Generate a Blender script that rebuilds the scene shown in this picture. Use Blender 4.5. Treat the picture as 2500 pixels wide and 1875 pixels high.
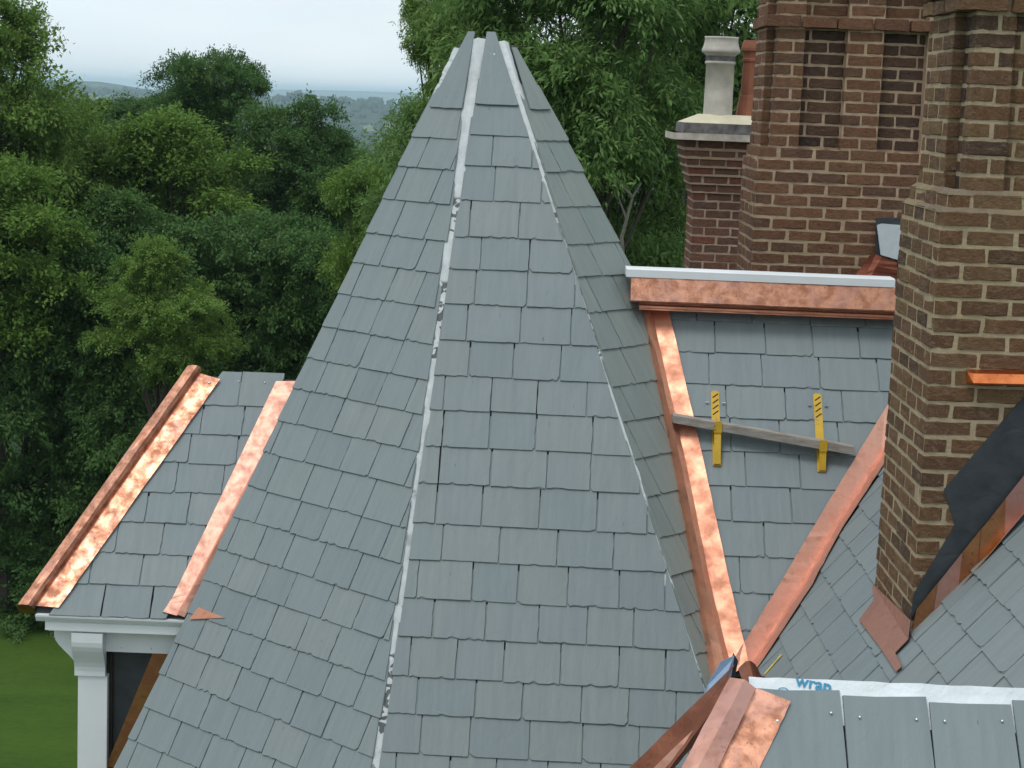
import bpy, bmesh, math, random
import numpy as np
from mathutils import Vector, Matrix

for o in list(bpy.data.objects):
    bpy.data.objects.remove(o, do_unlink=True)
scene = bpy.context.scene
COL = scene.collection
R = math.radians

# ------------------------------------------------------------------ camera
CAM_ROWS = ((0.999200, -0.039989, -0.000000, 0.000000), (0.005961, 0.148957, -0.988826, 0.000000), (0.039542, 0.988035, 0.149076, 12.000000))
cam_data = bpy.data.cameras.new('camera')
cam = bpy.data.objects.new('camera', cam_data)
COL.objects.link(cam)
cam.matrix_world = Matrix([list(r) for r in CAM_ROWS] + [[0, 0, 0, 1]])
cam_data.sensor_fit = 'HORIZONTAL'
cam_data.sensor_width = 36.0
cam_data.lens = 36.0 * 4600.0 / 2500.0
cam_data.clip_start = 0.05
cam_data.clip_end = 40000
scene.camera = cam

# ------------------------------------------------------------------ sky and sun (overcast)
SUN_EL, SUN_AZ = 64.0, -138.0          # azimuth from +Y, clockwise; behind the viewer's left shoulder
world = bpy.data.worlds.new('World')
scene.world = world
world.use_nodes = True
wn = world.node_tree
wn.nodes.clear()
w_out = wn.nodes.new('ShaderNodeOutputWorld')
w_bg = wn.nodes.new('ShaderNodeBackground')
w_sky = wn.nodes.new('ShaderNodeTexSky')
w_sky.sky_type = 'NISHITA'
w_sky.sun_disc = False
w_sky.sun_elevation = R(SUN_EL)
w_sky.sun_rotation = R(SUN_AZ)
w_sky.air_density = 1.0
w_sky.dust_density = 3.0
w_sky.ozone_density = 1.5
w_mix = wn.nodes.new('ShaderNodeMix')
w_mix.data_type = 'RGBA'
w_co = wn.nodes.new('ShaderNodeTexCoord')
w_map = wn.nodes.new('ShaderNodeMapping')
w_map.inputs['Scale'].default_value = (1.6, 1.6, 5.0)
w_noise = wn.nodes.new('ShaderNodeTexNoise')
w_noise.inputs['Scale'].default_value = 2.2
w_noise.inputs['Detail'].default_value = 5
w_rng = wn.nodes.new('ShaderNodeMapRange')
w_rng.inputs['From Min'].default_value = 0.3
w_rng.inputs['From Max'].default_value = 0.75
w_rng.inputs['To Min'].default_value = 0.82
w_rng.inputs['To Max'].default_value = 0.97
wn.links.new(w_co.outputs['Generated'], w_map.inputs[0])
wn.links.new(w_map.outputs[0], w_noise.inputs['Vector'])
wn.links.new(w_noise.outputs[0], w_rng.inputs[0])
wn.links.new(w_rng.outputs[0], w_mix.inputs[0])
w_n2 = wn.nodes.new('ShaderNodeTexNoise')
w_n2.inputs['Scale'].default_value = 3.4
w_n2.inputs['Detail'].default_value = 6
w_n2.inputs['Distortion'].default_value = 0.4
wn.links.new(w_map.outputs[0], w_n2.inputs['Vector'])
w_cl = wn.nodes.new('ShaderNodeValToRGB')
w_cl.color_ramp.elements[0].position = 0.36
w_cl.color_ramp.elements[0].color = (0.90, 1.01, 1.07, 1)
w_cl.color_ramp.elements[1].position = 0.64
w_cl.color_ramp.elements[1].color = (0.99, 1.06, 1.08, 1)
wn.links.new(w_n2.outputs[0], w_cl.inputs[0])
w_sc = wn.nodes.new('ShaderNodeMix')
w_sc.data_type = 'RGBA'
w_sc.blend_type = 'MULTIPLY'
w_sc.inputs[0].default_value = 1.0
w_sc.inputs[7].default_value = (10.4, 10.4, 10.4, 1)
wn.links.new(w_cl.outputs[0], w_sc.inputs[6])
wn.links.new(w_sc.outputs[2], w_mix.inputs[7])
wn.links.new(w_sky.outputs[0], w_mix.inputs[6])
wn.links.new(w_mix.outputs[2], w_bg.inputs[0])
w_bg.inputs[1].default_value = 0.10
wn.links.new(w_bg.outputs[0], w_out.inputs[0])

sun_d = bpy.data.lights.new('sun', 'SUN')
sun_d.energy = 1.4
sun_d.angle = R(18)
sun_d.color = (1.0, 0.96, 0.9)
sun = bpy.data.objects.new('sun', sun_d)
COL.objects.link(sun)
sdir = Vector((math.sin(R(SUN_AZ)) * math.cos(R(SUN_EL)), math.cos(R(SUN_AZ)) * math.cos(R(SUN_EL)), math.sin(R(SUN_EL))))
sun.rotation_euler = sdir.to_track_quat('Z', 'Y').to_euler()
sun.location = (0, 0, 60)

vs = scene.view_settings
vs.view_transform = 'Standard'
vs.look = 'None'
vs.exposure = 0.0
vs.gamma = 1.0
vs.use_curve_mapping = False
scene.cycles.volume_bounces = 2

# ------------------------------------------------------------------ measured key points (metres)
APEX = (-0.260, 12.000, 12.692)
D0 = (-0.420, -0.288, -1.000)
D1 = (-0.087, -0.598, -1.000)
D2 = (0.360, -0.614, -1.000)
D3 = (0.561, -0.374, -1.000)
NODE = (1.268, 9.790, 9.067)
VALT = (2.149, 10.739, 10.198)
VALB = (1.362, 9.815, 9.098)
CC = (1.832, 8.229, 9.668)
W_HIP = [(-2.023, 12.022, 10.166), (-2.803, 10.946, 8.884)]
W_APR = [(-1.875, 11.991, 10.128), (-2.651, 10.937, 8.873)]
W_TOPR = (-1.478, 12.007, 10.147)
W_VALI = [(-1.515, 11.961, 10.153), (-1.972, 10.985, 8.989), (-2.027, 10.907, 8.896)]
W_VALO = [(-1.404, 12.005, 10.145), (-1.670, 11.353, 9.368), (-1.897, 10.920, 8.853)]
W_EAVEL = (-2.825, 10.925, 8.859)
W_EAVER = (-1.896, 10.918, 8.851)
W_FLAP = [(-1.860, 10.847, 8.875), (-1.808, 10.851, 8.951), (-1.624, 10.674, 8.943)]
W_FASC = [(-2.747, 10.920, 8.855), (-2.728, 10.920, 8.753), (-1.900, 10.920, 8.744)]
W_POST = [(-2.560, 11.020, 8.444), (-2.381, 11.020, 8.451), (-2.570, 11.020, 7.860)]
W_BRK = [(-2.574, 11.020, 8.710), (-2.398, 11.020, 8.712), (-2.560, 11.020, 8.449), (-2.381, 11.020, 8.456)]
W_SBRK = [(-2.718, 11.020, 8.714), (-2.565, 11.020, 8.456)]
W_FRZ = [(-2.383, 11.020, 8.600), (-1.978, 11.020, 8.617)]
W_STEP = [(-2.106, 11.000, 8.617), (-2.007, 11.000, 8.621), (-2.367, 11.000, 8.058), (-2.390, 11.000, 7.874), (-2.278, 11.000, 7.879)]
M_RID = [(0.668, 11.100, 11.045), (0.692, 11.100, 10.995), (0.726, 11.100, 10.862), (0.765, 11.100, 10.803), (2.219, 11.100, 11.078), (2.236, 11.100, 10.838)]
M_LV_L = [(0.743, 11.241, 10.838), (0.927, 10.585, 9.998), (1.043, 10.105, 9.405), (1.106, 9.799, 9.040)]
M_LV_B = [(0.781, 11.195, 10.796), (0.972, 10.535, 10.009), (1.097, 10.044, 9.424), (1.189, 9.756, 9.081)]
M_LV_R = [(0.918, 11.192, 10.794), (1.107, 10.538, 10.014), (1.236, 10.046, 9.429), (1.314, 9.792, 9.125)]
M_RV_L = [(2.219, 10.849, 10.385), (1.690, 10.261, 9.685), (1.510, 10.054, 9.438), (1.256, 9.773, 9.103)]
M_RV_B = [(2.208, 10.720, 10.175), (1.818, 10.304, 9.680), (1.638, 10.096, 9.432), (1.361, 9.800, 9.079)]
M_RV_R = [(2.168, 10.497, 10.129), (1.831, 10.135, 9.720), (1.651, 9.835, 9.501), (1.341, 9.514, 9.125)]
M_ROWS = [(1.452, 11.185, 10.730), (1.445, 11.047, 10.566), (1.437, 10.900, 10.389), (1.429, 10.753, 10.215), (1.422, 10.608, 10.042), (1.414, 10.466, 9.873), (1.407, 10.325, 9.705), (1.392, 10.051, 9.378)]
B1 = [(1.199, 10.857, 10.369), (1.183, 10.537, 9.989), (1.193, 10.697, 10.179)]
B2 = [(1.806, 10.862, 10.376), (1.779, 10.529, 9.979), (1.797, 10.636, 10.107)]
PLANK = [(0.928, 10.603, 10.192), (1.954, 10.516, 10.088)]
C_ROWS = [(1.847, 9.587, 9.686), (1.722, 9.231, 9.534), (1.609, 8.902, 9.398)]
C_ROWS2 = [(2.161, 8.081, 10.067), (2.030, 7.872, 9.908), (1.919, 7.615, 9.773)]
N_BACK = [(1.832, 9.100, 9.690), (1.832, 9.073, 9.676)]
N_STEP = [(1.825, 8.229, 11.253), (1.840, 8.229, 11.587), (1.854, 8.229, 11.648), (1.885, 8.229, 11.709)]
N_EDGE = [(2.251, 8.229, 10.919), (2.124, 8.229, 12.494), (2.116, 8.229, 12.074)]
N_MEMB = [(2.259, 8.223, 10.796), (1.938, 8.223, 10.362), (1.998, 8.223, 10.203), (1.839, 8.223, 9.882), (1.829, 8.223, 9.768), (2.291, 8.223, 10.397)]
N_COUNTER = [(1.999, 8.229, 10.900), (1.997, 8.229, 10.839), (2.250, 8.229, 10.924)]
N_STEPF = [(1.851, 8.209, 9.815), (1.837, 8.209, 9.674), (2.283, 8.209, 10.450), (2.294, 8.209, 10.317)]
N_FL = [(1.820, 9.065, 9.711), (1.820, 8.180, 9.774), (1.793, 8.874, 9.674), (1.809, 8.141, 9.693), (1.720, 8.830, 9.585), (1.728, 8.330, 9.595), (1.728, 7.964, 9.595), (1.750, 7.958, 9.622), (1.757, 8.142, 9.630)]
F_C = [(1.479, 11.900, 11.668), (1.489, 11.900, 11.017), (1.521, 11.900, 11.920), (1.500, 11.900, 12.573)]
F_BACK = [(1.388, 11.900, 11.655), (1.394, 11.900, 11.013)]
F_PAN = [(1.738, 11.900, 12.181), (1.998, 11.900, 12.192), (2.232, 11.900, 12.201), (2.499, 11.900, 12.211)]
F_PZ = [(1.793, 11.900, 12.475), (1.761, 11.900, 11.772), (1.712, 11.900, 12.557), (1.483, 11.900, 11.694)]
F_MEMB = [(2.248, 11.850, 11.312), (2.374, 11.850, 11.317), (2.284, 11.850, 11.128), (2.388, 11.850, 11.107)]
F_RED = [(2.138, 11.800, 11.021), (2.243, 11.800, 11.131), (2.380, 11.800, 11.090), (2.385, 11.800, 11.018)]
S_C = [(1.435, 15.600, 10.864), (1.418, 15.600, 11.370), (1.398, 15.600, 10.727), (1.817, 15.600, 10.880)]
S_TOP = [(1.309, 15.600, 11.764), (1.296, 15.600, 11.874), (1.230, 15.600, 11.791), (1.230, 15.600, 11.731), (1.900, 15.600, 11.774)]
S_COR = [(1.418, 15.600, 11.303), (1.316, 15.600, 11.628)]
S_POT = [(1.629, 15.600, 11.930), (1.593, 15.600, 12.580), (1.504, 15.600, 11.942), (1.745, 15.600, 11.951)]
S_RED = [(1.843, 15.600, 11.955), (1.814, 15.600, 12.565)]
D_RIDGE = [(0.891, 6.400, 10.018), (1.841, 6.394, 10.012)]
D_MEM = [(0.974, 6.367, 9.988), (1.835, 6.367, 9.988)]
D_SLT = [(1.060, 6.367, 9.997), (1.197, 6.360, 9.989), (1.497, 6.351, 9.979), (1.791, 6.362, 9.992)]
D_APR = [(0.895, 6.349, 10.003), (1.014, 6.321, 9.971), (0.897, 6.163, 9.782), (0.753, 6.159, 9.777)]
D_ROLL = [(0.803, 6.372, 10.031), (0.889, 6.329, 10.011), (0.750, 6.139, 9.785), (0.682, 6.127, 9.786), (0.631, 6.156, 9.774)]
D_GUT = [(0.832, 6.400, 10.059), (0.807, 6.400, 10.022), (0.750, 6.400, 9.881), (0.566, 6.400, 9.681), (0.492, 6.400, 9.678)]
D_NAILS = [(1.152, 6.306, 9.938), (1.251, 6.299, 9.929), (1.448, 6.299, 9.929), (1.546, 6.298, 9.927), (1.746, 6.303, 9.934)]
D_TXT = [(1.046, 6.370, 10.001), (1.153, 6.365, 9.995)]
BLUE = [(0.971, 7.600, 9.749), (0.949, 7.600, 9.660), (0.844, 7.600, 9.545), (0.870, 7.600, 9.628), (0.916, 7.600, 9.720)]
CURL = [(0.873, 6.700, 9.963), (0.920, 6.700, 9.984), (0.971, 6.700, 9.938), (0.896, 6.600, 9.958)]
STICK = [(1.439, 9.384, 9.237), (1.355, 9.361, 9.136)]
DEAD = [(1.431, 25.500, 9.885), (1.404, 25.500, 10.217), (1.458, 25.500, 10.468), (1.526, 25.500, 10.774), (1.633, 25.500, 10.965)]
APEX = Vector(APEX)
TREES = [
    (-12.76, 45.0, 10.29, 2.45, 3.23, 'A', 'tall pale green broadleaf tree rising above the wood beside open sky'),
    (-11.8, 47.0, 8.55, 1.94, 3.07, 'A', 'rounded light green tree leaning out from beside the tallest pale tree'),
    (-9.13, 54.0, 10.83, 1.76, 2.41, 'B', 'tall dark green tree with ragged drooping top standing above the hill skyline'),
    (-13.44, 64.0, 10.03, 2.37, 1.81, 'B', 'low bluish green tree tucked under the far hill line'),
    (-8.77, 48.0, 8.97, 2.14, 2.24, 'C', 'bright yellow green tree in the middle of the wood below the ragged one'),
    (-6.23, 52.0, 9.24, 2.09, 2.43, 'B', 'dark green tree with spiky shoots beside the slate spire tip'),
    (-2.99, 40.0, 8.91, 1.13, 1.65, 'C', 'sunlit green tree close behind the left edge of the slate spire'),
    (-11.18, 41.0, 7.97, 1.78, 2.14, 'C', 'yellow green bushy tree at the wood edge below the tallest pale tree'),
    (-9.38, 43.0, 6.83, 2.34, 2.52, 'B', 'dark shaded tree in the middle of the wood'),
    (-6.56, 45.0, 6.72, 2.35, 2.64, 'B', 'dark shaded tree between the yellow green tree and the spire'),
    (-7.3, 39.0, 7.01, 1.36, 1.61, 'A', 'mid green tree with layered boughs in front of the dark trees'),
    (-11.0, 42.0, 3.88, 2.37, 2.83, 'B', 'dark tree at the wood edge above the lawn'),
    (-8.49, 42.0, 4.17, 2.19, 2.74, 'B', 'dark tree behind the copper edged dormer roof'),
    (-6.36, 46.0, 4.06, 2.5, 3.1, 'B', 'dark tree behind the dormer roof and spire'),
    (-11.41, 48.0, 5.55, 2.5, 2.71, 'B', 'dark tree filling the wood behind the layered boughs'),
    (-9.05, 56.0, 7.11, 3.41, 2.92, 'B', 'dark tree behind the bright yellow green one'),
    (-10.62, 42.0, 1.04, 2.37, 1.73, 'B', 'dark shrubby tree overhanging the top of the lawn'),
    (-7.99, 43.0, 1.39, 2.43, 1.87, 'B', 'dark shrubby tree low behind the white dormer cornice'),
    (-4.58, 44.0, 6.52, 1.82, 2.68, 'B', 'dark tree hidden low behind the spire'),
    (0.68, 27.0, 12.57, 1.94, 2.29, 'D', 'large willow leaved tree rising behind the slate spire tip'),
    (2.72, 31.0, 12.53, 2.7, 3.1, 'D', 'broad willow leaved tree behind the chimney pots'),
    (1.47, 29.0, 10.34, 1.58, 1.83, 'D', 'lower leafy tree behind the copper ridge with a dark bare trunk'),
    (-0.84, 33.0, 10.16, 1.79, 2.01, 'D', 'leafy tree hidden behind the middle of the spire'),
    (-1.16, 30.0, 12.43, 0.68, 1.76, 'A', 'slim leafy tree at the sky edge beside the spire tip'),
    (-4.79, 57.0, 8.69, 1.86, 2.04, 'B', 'dark bluish tree beyond the sunlit one beside the spire'),
    (-11.91, 54.0, 8.33, 2.35, 2.35, 'B', 'dark tree behind the leaning light green one'),
]

# ------------------------------------------------------------------ helpers
rng = random.Random(7)

def tag(o, label=None, cat=None, group=None, kind=None):
    if label: o['label'] = label
    if cat: o['category'] = cat
    if group: o['group'] = group
    if kind: o['kind'] = kind
    return o

def mesh_obj(name, verts, faces, mat=None, parent=None, smooth=False):
    me = bpy.data.meshes.new(name)
    me.from_pydata([tuple(v) for v in verts], [], faces)
    me.update()
    o = bpy.data.objects.new(name, me)
    COL.objects.link(o)
    if mat: me.materials.append(mat)
    if smooth:
        for p in me.polygons: p.use_smooth = True
    if parent: put(o, parent)
    return o

def put(o, parent):
    o.parent = parent
    if parent.type == 'EMPTY':
        o.matrix_parent_inverse = Matrix.Translation(-Vector(parent.location))

def bm_obj(name, bm, mat=None, parent=None, smooth=False):
    bmesh.ops.recalc_face_normals(bm, faces=bm.faces)
    me = bpy.data.meshes.new(name)
    bm.to_mesh(me); bm.free()
    o = bpy.data.objects.new(name, me)
    COL.objects.link(o)
    if mat: me.materials.append(mat)
    if smooth:
        for p in me.polygons: p.use_smooth = True
    if parent: put(o, parent)
    return o

def bm_box(bm, x0, x1, y0, y1, z0, z1, bevel=0.0):
    vs_ = [bm.verts.new(p) for p in ((x0,y0,z0),(x1,y0,z0),(x1,y1,z0),(x0,y1,z0),(x0,y0,z1),(x1,y0,z1),(x1,y1,z1),(x0,y1,z1))]
    fs = [bm.faces.new([vs_[i] for i in f]) for f in ((3,2,1,0),(4,5,6,7),(0,1,5,4),(1,2,6,5),(2,3,7,6),(3,0,4,7))]
    if bevel:
        es = list({e for f in fs for e in f.edges})
        bmesh.ops.bevel(bm, geom=es, offset=bevel, segments=2, affect='EDGES', profile=0.6)

def box(name, x0, x1, y0, y1, z0, z1, mat, parent=None, bevel=0.0):
    bm = bmesh.new(); bm_box(bm, x0, x1, y0, y1, z0, z1, bevel)
    return bm_obj(name, bm, mat, parent)

def lerp(a, b, t): return Vector(a) * (1 - t) + Vector(b) * t

def loft(name, rails, mat, parent, thick=0.003, per=10, wob=0.0015, smooth=False):
    """rails: list of polylines (same number of points) that run along the strip."""
    n = len(rails[0]); stations = []
    for i in range(n - 1):
        for k in range(per):
            stations.append([lerp(r[i], r[i + 1], k / per) for r in rails])
    stations.append([Vector(r[-1]) for r in rails])
    rr = random.Random(len(name) * 13 + n)
    verts = []; m = len(rails)
    for st in stations:
        for p in st:
            verts.append(p + Vector((rr.uniform(-1, 1), rr.uniform(-1, 1), rr.uniform(-1, 1))) * wob)
    faces = [(i*m+j, i*m+j+1, (i+1)*m+j+1, (i+1)*m+j) for i in range(len(stations)-1) for j in range(m-1)]
    o = mesh_obj(name, verts, faces, mat, parent, smooth)
    md = o.modifiers.new('thick', 'SOLIDIFY'); md.thickness = thick; md.offset = 0
    return o

def slab(name, pts, normal, thick, mat, parent):
    """polygon extruded backwards by thick along -normal"""
    n = Vector(normal).normalized(); k = len(pts)
    v = [Vector(p) for p in pts] + [Vector(p) - n * thick for p in pts]
    f = [tuple(range(k)), tuple(range(2*k-1, k-1, -1))] + [(i, i+k, (i+1) % k + k, (i+1) % k) for i in range(k)]
    o = mesh_obj(name, v, f, mat, parent)
    bm = bmesh.new(); bm.from_mesh(o.data); bmesh.ops.recalc_face_normals(bm, faces=bm.faces); bm.to_mesh(o.data); bm.free()
    return o

# ------------------------------------------------------------------ materials
class NT:
    def __init__(s, name):
        s.m = bpy.data.materials.new(name); s.m.use_nodes = True
        s.t = s.m.node_tree; s.b = s.t.nodes['Principled BSDF']
    def n(s, typ, **kw):
        nd = s.t.nodes.new(typ)
        for k, v in kw.items(): setattr(nd, k, v)
        return nd
    def l(s, a, b): s.t.links.new(a, b)
    def coords(s, kind='Object', scale=(1,1,1), rand=0.0):
        co = s.n('ShaderNodeTexCoord'); mp = s.n('ShaderNodeMapping'); mp.inputs['Scale'].default_value = scale
        s.l(co.outputs[kind], mp.inputs[0])
        if rand:
            oi = s.n('ShaderNodeObjectInfo'); mu = s.n('ShaderNodeMath', operation='MULTIPLY'); mu.inputs[1].default_value = rand
            s.l(oi.outputs['Random'], mu.inputs[0]); cb = s.n('ShaderNodeCombineXYZ')
            s.l(mu.outputs[0], cb.inputs[0]); s.l(mu.outputs[0], cb.inputs[2]); s.l(cb.outputs[0], mp.inputs['Location'])
        return mp.outputs[0]
    def noise(s, vec, scale, detail=4, rough=0.55, dist=0.0):
        nd = s.n('ShaderNodeTexNoise'); nd.inputs['Scale'].default_value = scale
        nd.inputs['Detail'].default_value = detail; nd.inputs['Roughness'].default_value = rough
        nd.inputs['Distortion'].default_value = dist
        if vec is not None: s.l(vec, nd.inputs['Vector'])
        return nd.outputs[0]
    def ramp(s, fac, stops, interp='LINEAR'):
        nd = s.n('ShaderNodeValToRGB'); cr = nd.color_ramp; cr.interpolation = interp
        while len(cr.elements) < len(stops): cr.elements.new(0.5)
        for e, (p, c) in zip(cr.elements, stops):
            e.position = p; e.color = (c if len(c) == 4 else (*c, 1)) if hasattr(c, '__len__') else (c, c, c, 1)
        s.l(fac, nd.inputs[0]); return nd.outputs[0]
    def mix(s, fac, a, b, blend='MIX'):
        nd = s.n('ShaderNodeMix', data_type='RGBA', blend_type=blend)
        if isinstance(fac, (int, float)): nd.inputs[0].default_value = fac
        else: s.l(fac, nd.inputs[0])
        for i, v in ((6, a), (7, b)):
            if hasattr(v, '__len__'): nd.inputs[i].default_value = (*v[:3], 1)
            else: s.l(v, nd.inputs[i])
        return nd.outputs[2]
    def bump(s, h, strength, dist=0.01):
        nd = s.n('ShaderNodeBump'); nd.inputs['Strength'].default_value = strength; nd.inputs['Distance'].default_value = dist
        s.l(h, nd.inputs['Height']); s.l(nd.outputs[0], s.b.inputs['Normal'])
    def set(s, **kw):
        for k, v in kw.items():
            key = {'base': 'Base Color', 'rough': 'Roughness', 'metal': 'Metallic', 'spec': 'Specular IOR Level'}[k]
            if isinstance(v, (int, float)): s.b.inputs[key].default_value = v
            elif hasattr(v, '__len__'): s.b.inputs[key].default_value = (*v, 1)
            else: s.l(v, s.b.inputs[key])
        return s.m

def mat_plain(name, col, rough=0.7, metal=0.0, var=0.15, scale=8.0):
    t = NT(name); v = t.coords()
    f = t.noise(v, scale, 5)
    c = t.ramp(f, [(0.25, [x * (1 - var) for x in col]), (0.75, [min(1, x * (1 + var)) for x in col])])
    t.bump(t.noise(v, scale * 6, 3), 0.12, 0.004)
    return t.set(base=c, rough=rough, metal=metal)

def mat_slate(name, tint=(1, 1, 1)):
    t = NT(name)
    oi = t.n('ShaderNodeObjectInfo')
    base = t.ramp(oi.outputs['Random'], [
        (0.00, (0.188, 0.226, 0.238)), (0.16, (0.202, 0.238, 0.247)), (0.32, (0.194, 0.230, 0.243)), (0.47, (0.205, 0.240, 0.247)),
        (0.60, (0.198, 0.234, 0.244)), (0.74, (0.210, 0.243, 0.249)), (0.86, (0.204, 0.236, 0.241)), (0.94, (0.181, 0.217, 0.230))], 'CONSTANT')
    vg = t.coords('Object', (26, 2.2, 8), 37.0)
    grain = t.noise(vg, 1.0, 6, 0.6)
    c = t.mix(t.ramp(grain, [(0.3, 0.0), (0.7, 1.0)]), t.mix(1.0, base, (0.90, 0.91, 0.92), 'MULTIPLY'), t.mix(1.0, base, (1.07, 1.06, 1.05), 'MULTIPLY'))
    # sedimentary bands on a few slates
    vb = t.coords('Object', (9, 0.5, 1), 91.0)
    band = t.noise(vb, 1.0, 2, 0.4)
    c = t.mix(t.ramp(band, [(0.63, 0.0), (0.70, 0.22)]), c, (0.130, 0.165, 0.186))
    vc = t.coords('Object', (5, 5, 5), 11.0)
    cloud = t.noise(vc, 1.0, 4)
    c = t.mix(t.ramp(cloud, [(0.35, 0.0), (0.75, 0.30)]), c, (0.212, 0.252, 0.262))
    c = t.mix(1.0, c, (0.955, 0.96, 0.97), 'MULTIPLY')
    # pale scuffs
    sc = t.noise(t.coords('Object', (14, 60, 10), 53.0), 1.0, 3, 0.7, 1.5)
    c = t.mix(t.ramp(sc, [(0.74, 0.0), (0.80, 0.35)]), c, (0.34, 0.36, 0.37))
    # short dark nicks along the cleavage
    nk = t.noise(t.coords('Object', (70, 16, 20), 83.0), 1.0, 2, 0.5, 0.3)
    c = t.mix(t.ramp(nk, [(0.755, 0.0), (0.775, 0.6)]), c, (0.07, 0.09, 0.10))
    if tint != (1, 1, 1): c = t.mix(1.0, c, tint, 'MULTIPLY')
    h = t.noise(t.coords('Object', (30, 9, 9), 23.0), 1.0, 7, 0.62)
    cl = t.noise(t.coords('Object', (7, 3.5, 5), 61.0), 1.0, 3, 0.5, 1.0)
    hm_ = t.n('ShaderNodeMath', operation='MULTIPLY_ADD'); t.l(t.ramp(cl, [(0.44, 0.0), (0.47, 1.0)]), hm_.inputs[0]); hm_.inputs[1].default_value = 0.16; t.l(h, hm_.inputs[2])
    t.bump(hm_.outputs[0], 0.5, 0.006)
    return t.set(base=c, rough=t.ramp(cloud, [(0.3, 0.58), (0.7, 0.72)]), spec=0.35)

def mat_copper(name, bright=(0.90, 0.50, 0.36), dull=(0.42, 0.20, 0.13), stain=0.5, rough=0.36, scale=7.0, purple=0.0):
    t = NT(name)
    v = t.coords('Object', (1, 1, 1))
    a = t.noise(v, scale, 5, 0.62, 0.25)
    sp = t.noise(v, scale * 5.0, 3, 0.6, 0.6)
    c = t.mix(t.ramp(a, [(0.50 - 0.16 * stain, 0.0), (0.60, min(1.0, 0.85 * stain + 0.15)), (0.75, min(1.0, stain + 0.2))]), bright, dull)
    c = t.mix(t.ramp(sp, [(0.60, 0.0), (0.68, 0.75 * stain)]), c, [x * 0.55 for x in dull])
    if purple:
        p = t.noise(v, scale * 0.6, 3, 0.5, 0.8)
        c = t.mix(t.ramp(p, [(0.5, 0.0), (0.62, purple)]), c, (0.46, 0.27, 0.25))
    t.bump(t.noise(v, 4.0, 2, 0.5, 0.3), 0.06, 0.02)
    rg = t.ramp(a, [(0.3, rough * 0.75), (0.7, rough * 1.35)])
    return t.set(base=c, rough=rg, metal=1.0)

def mat_brick(name, cols, smear=(0.33, 0.235, 0.16), sm=0.5, soot=0.0):
    t = NT(name)
    oi = t.n('ShaderNodeObjectInfo')
    k = len(cols)
    base = t.ramp(oi.outputs['Random'], [(i / k, c) for i, c in enumerate(cols)], 'CONSTANT')
    v = t.coords('Object', (1.6, 0.8, 0.6), 29.0)
    g = t.noise(v, 4.0, 6, 0.65)
    c = t.mix(t.ramp(g, [(0.25, 0.0), (0.8, 1.0)]), t.mix(1.0, base, (0.68, 0.66, 0.66), 'MULTIPLY'), t.mix(1.0, base, (1.25, 1.2, 1.15), 'MULTIPLY'))
    s2 = t.noise(t.coords('Object', (1.5, 1, 1.2), 71.0), 2.6, 6, 0.7, 0.8)
    c = t.mix(t.ramp(s2, [(0.50, 0.0), (0.62, 0.5 * sm), (0.78, sm)]), c, smear)
    t.bump(t.noise(v, 9.0, 6, 0.7), 0.5, 0.12)
    return t.set(base=c, rough=0.9, spec=0.2)

def mat_mortar(name, col):
    t = NT(name); v = t.coords()
    f = t.noise(v, 14.0, 6, 0.7)
    f2 = t.noise(v, 2.2, 3)
    c = t.ramp(f, [(0.2, [x * 0.62 for x in col]), (0.8, [min(1, x * 1.2) for x in col])])
    c = t.mix(t.ramp(f2, [(0.5, 0.0), (0.75, 0.45)]), c, (0.40, 0.32, 0.15))
    t.bump(t.noise(v, 60.0, 5, 0.7), 0.7, 0.012)
    return t.set(base=c, rough=0.95, spec=0.15)

def mat_membrane(name, col=(0.52, 0.56, 0.58), print_col=(0.07, 0.08, 0.085), amount=1.0, axis=2):
    """white roofing membrane with broken dark lettering fragments printed on it"""
    t = NT(name); v = t.coords()
    sep = t.n('ShaderNodeSeparateXYZ'); t.l(v, sep.inputs[0])
    cb = t.n('ShaderNodeCombineXYZ'); t.l(sep.outputs[axis], cb.inputs[0])
    zone = t.noise(cb.outputs[0], 2.1, 1, 0.4)
    pat = t.noise(t.coords('Object', (11, 11, 17)), 1.0, 1, 0.3, 1.6)
    m1 = t.ramp(zone, [(0.51, 0.0), (0.53, 1.0)]); m2 = t.ramp(pat, [(0.50, 0.0), (0.53, 1.0)])
    mm = t.n('ShaderNodeMath', operation='MULTIPLY'); t.l(m1, mm.inputs[0]); t.l(m2, mm.inputs[1])
    mm2 = t.n('ShaderNodeMath', operation='MULTIPLY'); t.l(mm.outputs[0], mm2.inputs[0]); mm2.inputs[1].default_value = amount
    dirt = t.noise(v, 9.0, 5)
    c = t.ramp(dirt, [(0.3, [x * 0.80 for x in col]), (0.7, col)])
    c = t.mix(mm2.outputs[0], c, print_col)
    t.bump(t.noise(v, 30.0, 4, 0.6, 0.5), 0.5, 0.01)
    return t.set(base=c, rough=0.5)

M = {}
M['slate'] = mat_slate('slate')
M['slate_olive'] = mat_slate('slate_olive', (1.02, 1.03, 0.95))
M['deck'] = mat_plain('underlay_dark', (0.05, 0.055, 0.06), 0.9)
M['copper'] = mat_copper('copper_new', (0.68, 0.335, 0.225), (0.52, 0.24, 0.155), stain=0.30, rough=0.54, scale=9.0)
M['copper_dark'] = mat_copper('copper_dark', (0.26, 0.10, 0.06), (0.15, 0.06, 0.04), 0.5, 0.4, 9.0)
M['copper_red'] = mat_copper('copper_red', (0.40, 0.14, 0.09), (0.24, 0.08, 0.06), 0.5, 0.42, 9.0)
M['copper_mott'] = mat_copper('copper_mottled', (0.72, 0.37, 0.25), (0.34, 0.15, 0.09), 0.72, 0.50, 14.0, 0.35)
M['copper_pink'] = mat_copper('copper_pinkish', (0.72, 0.40, 0.31), (0.50, 0.25, 0.19), 0.18, 0.52, 16.0)
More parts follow.
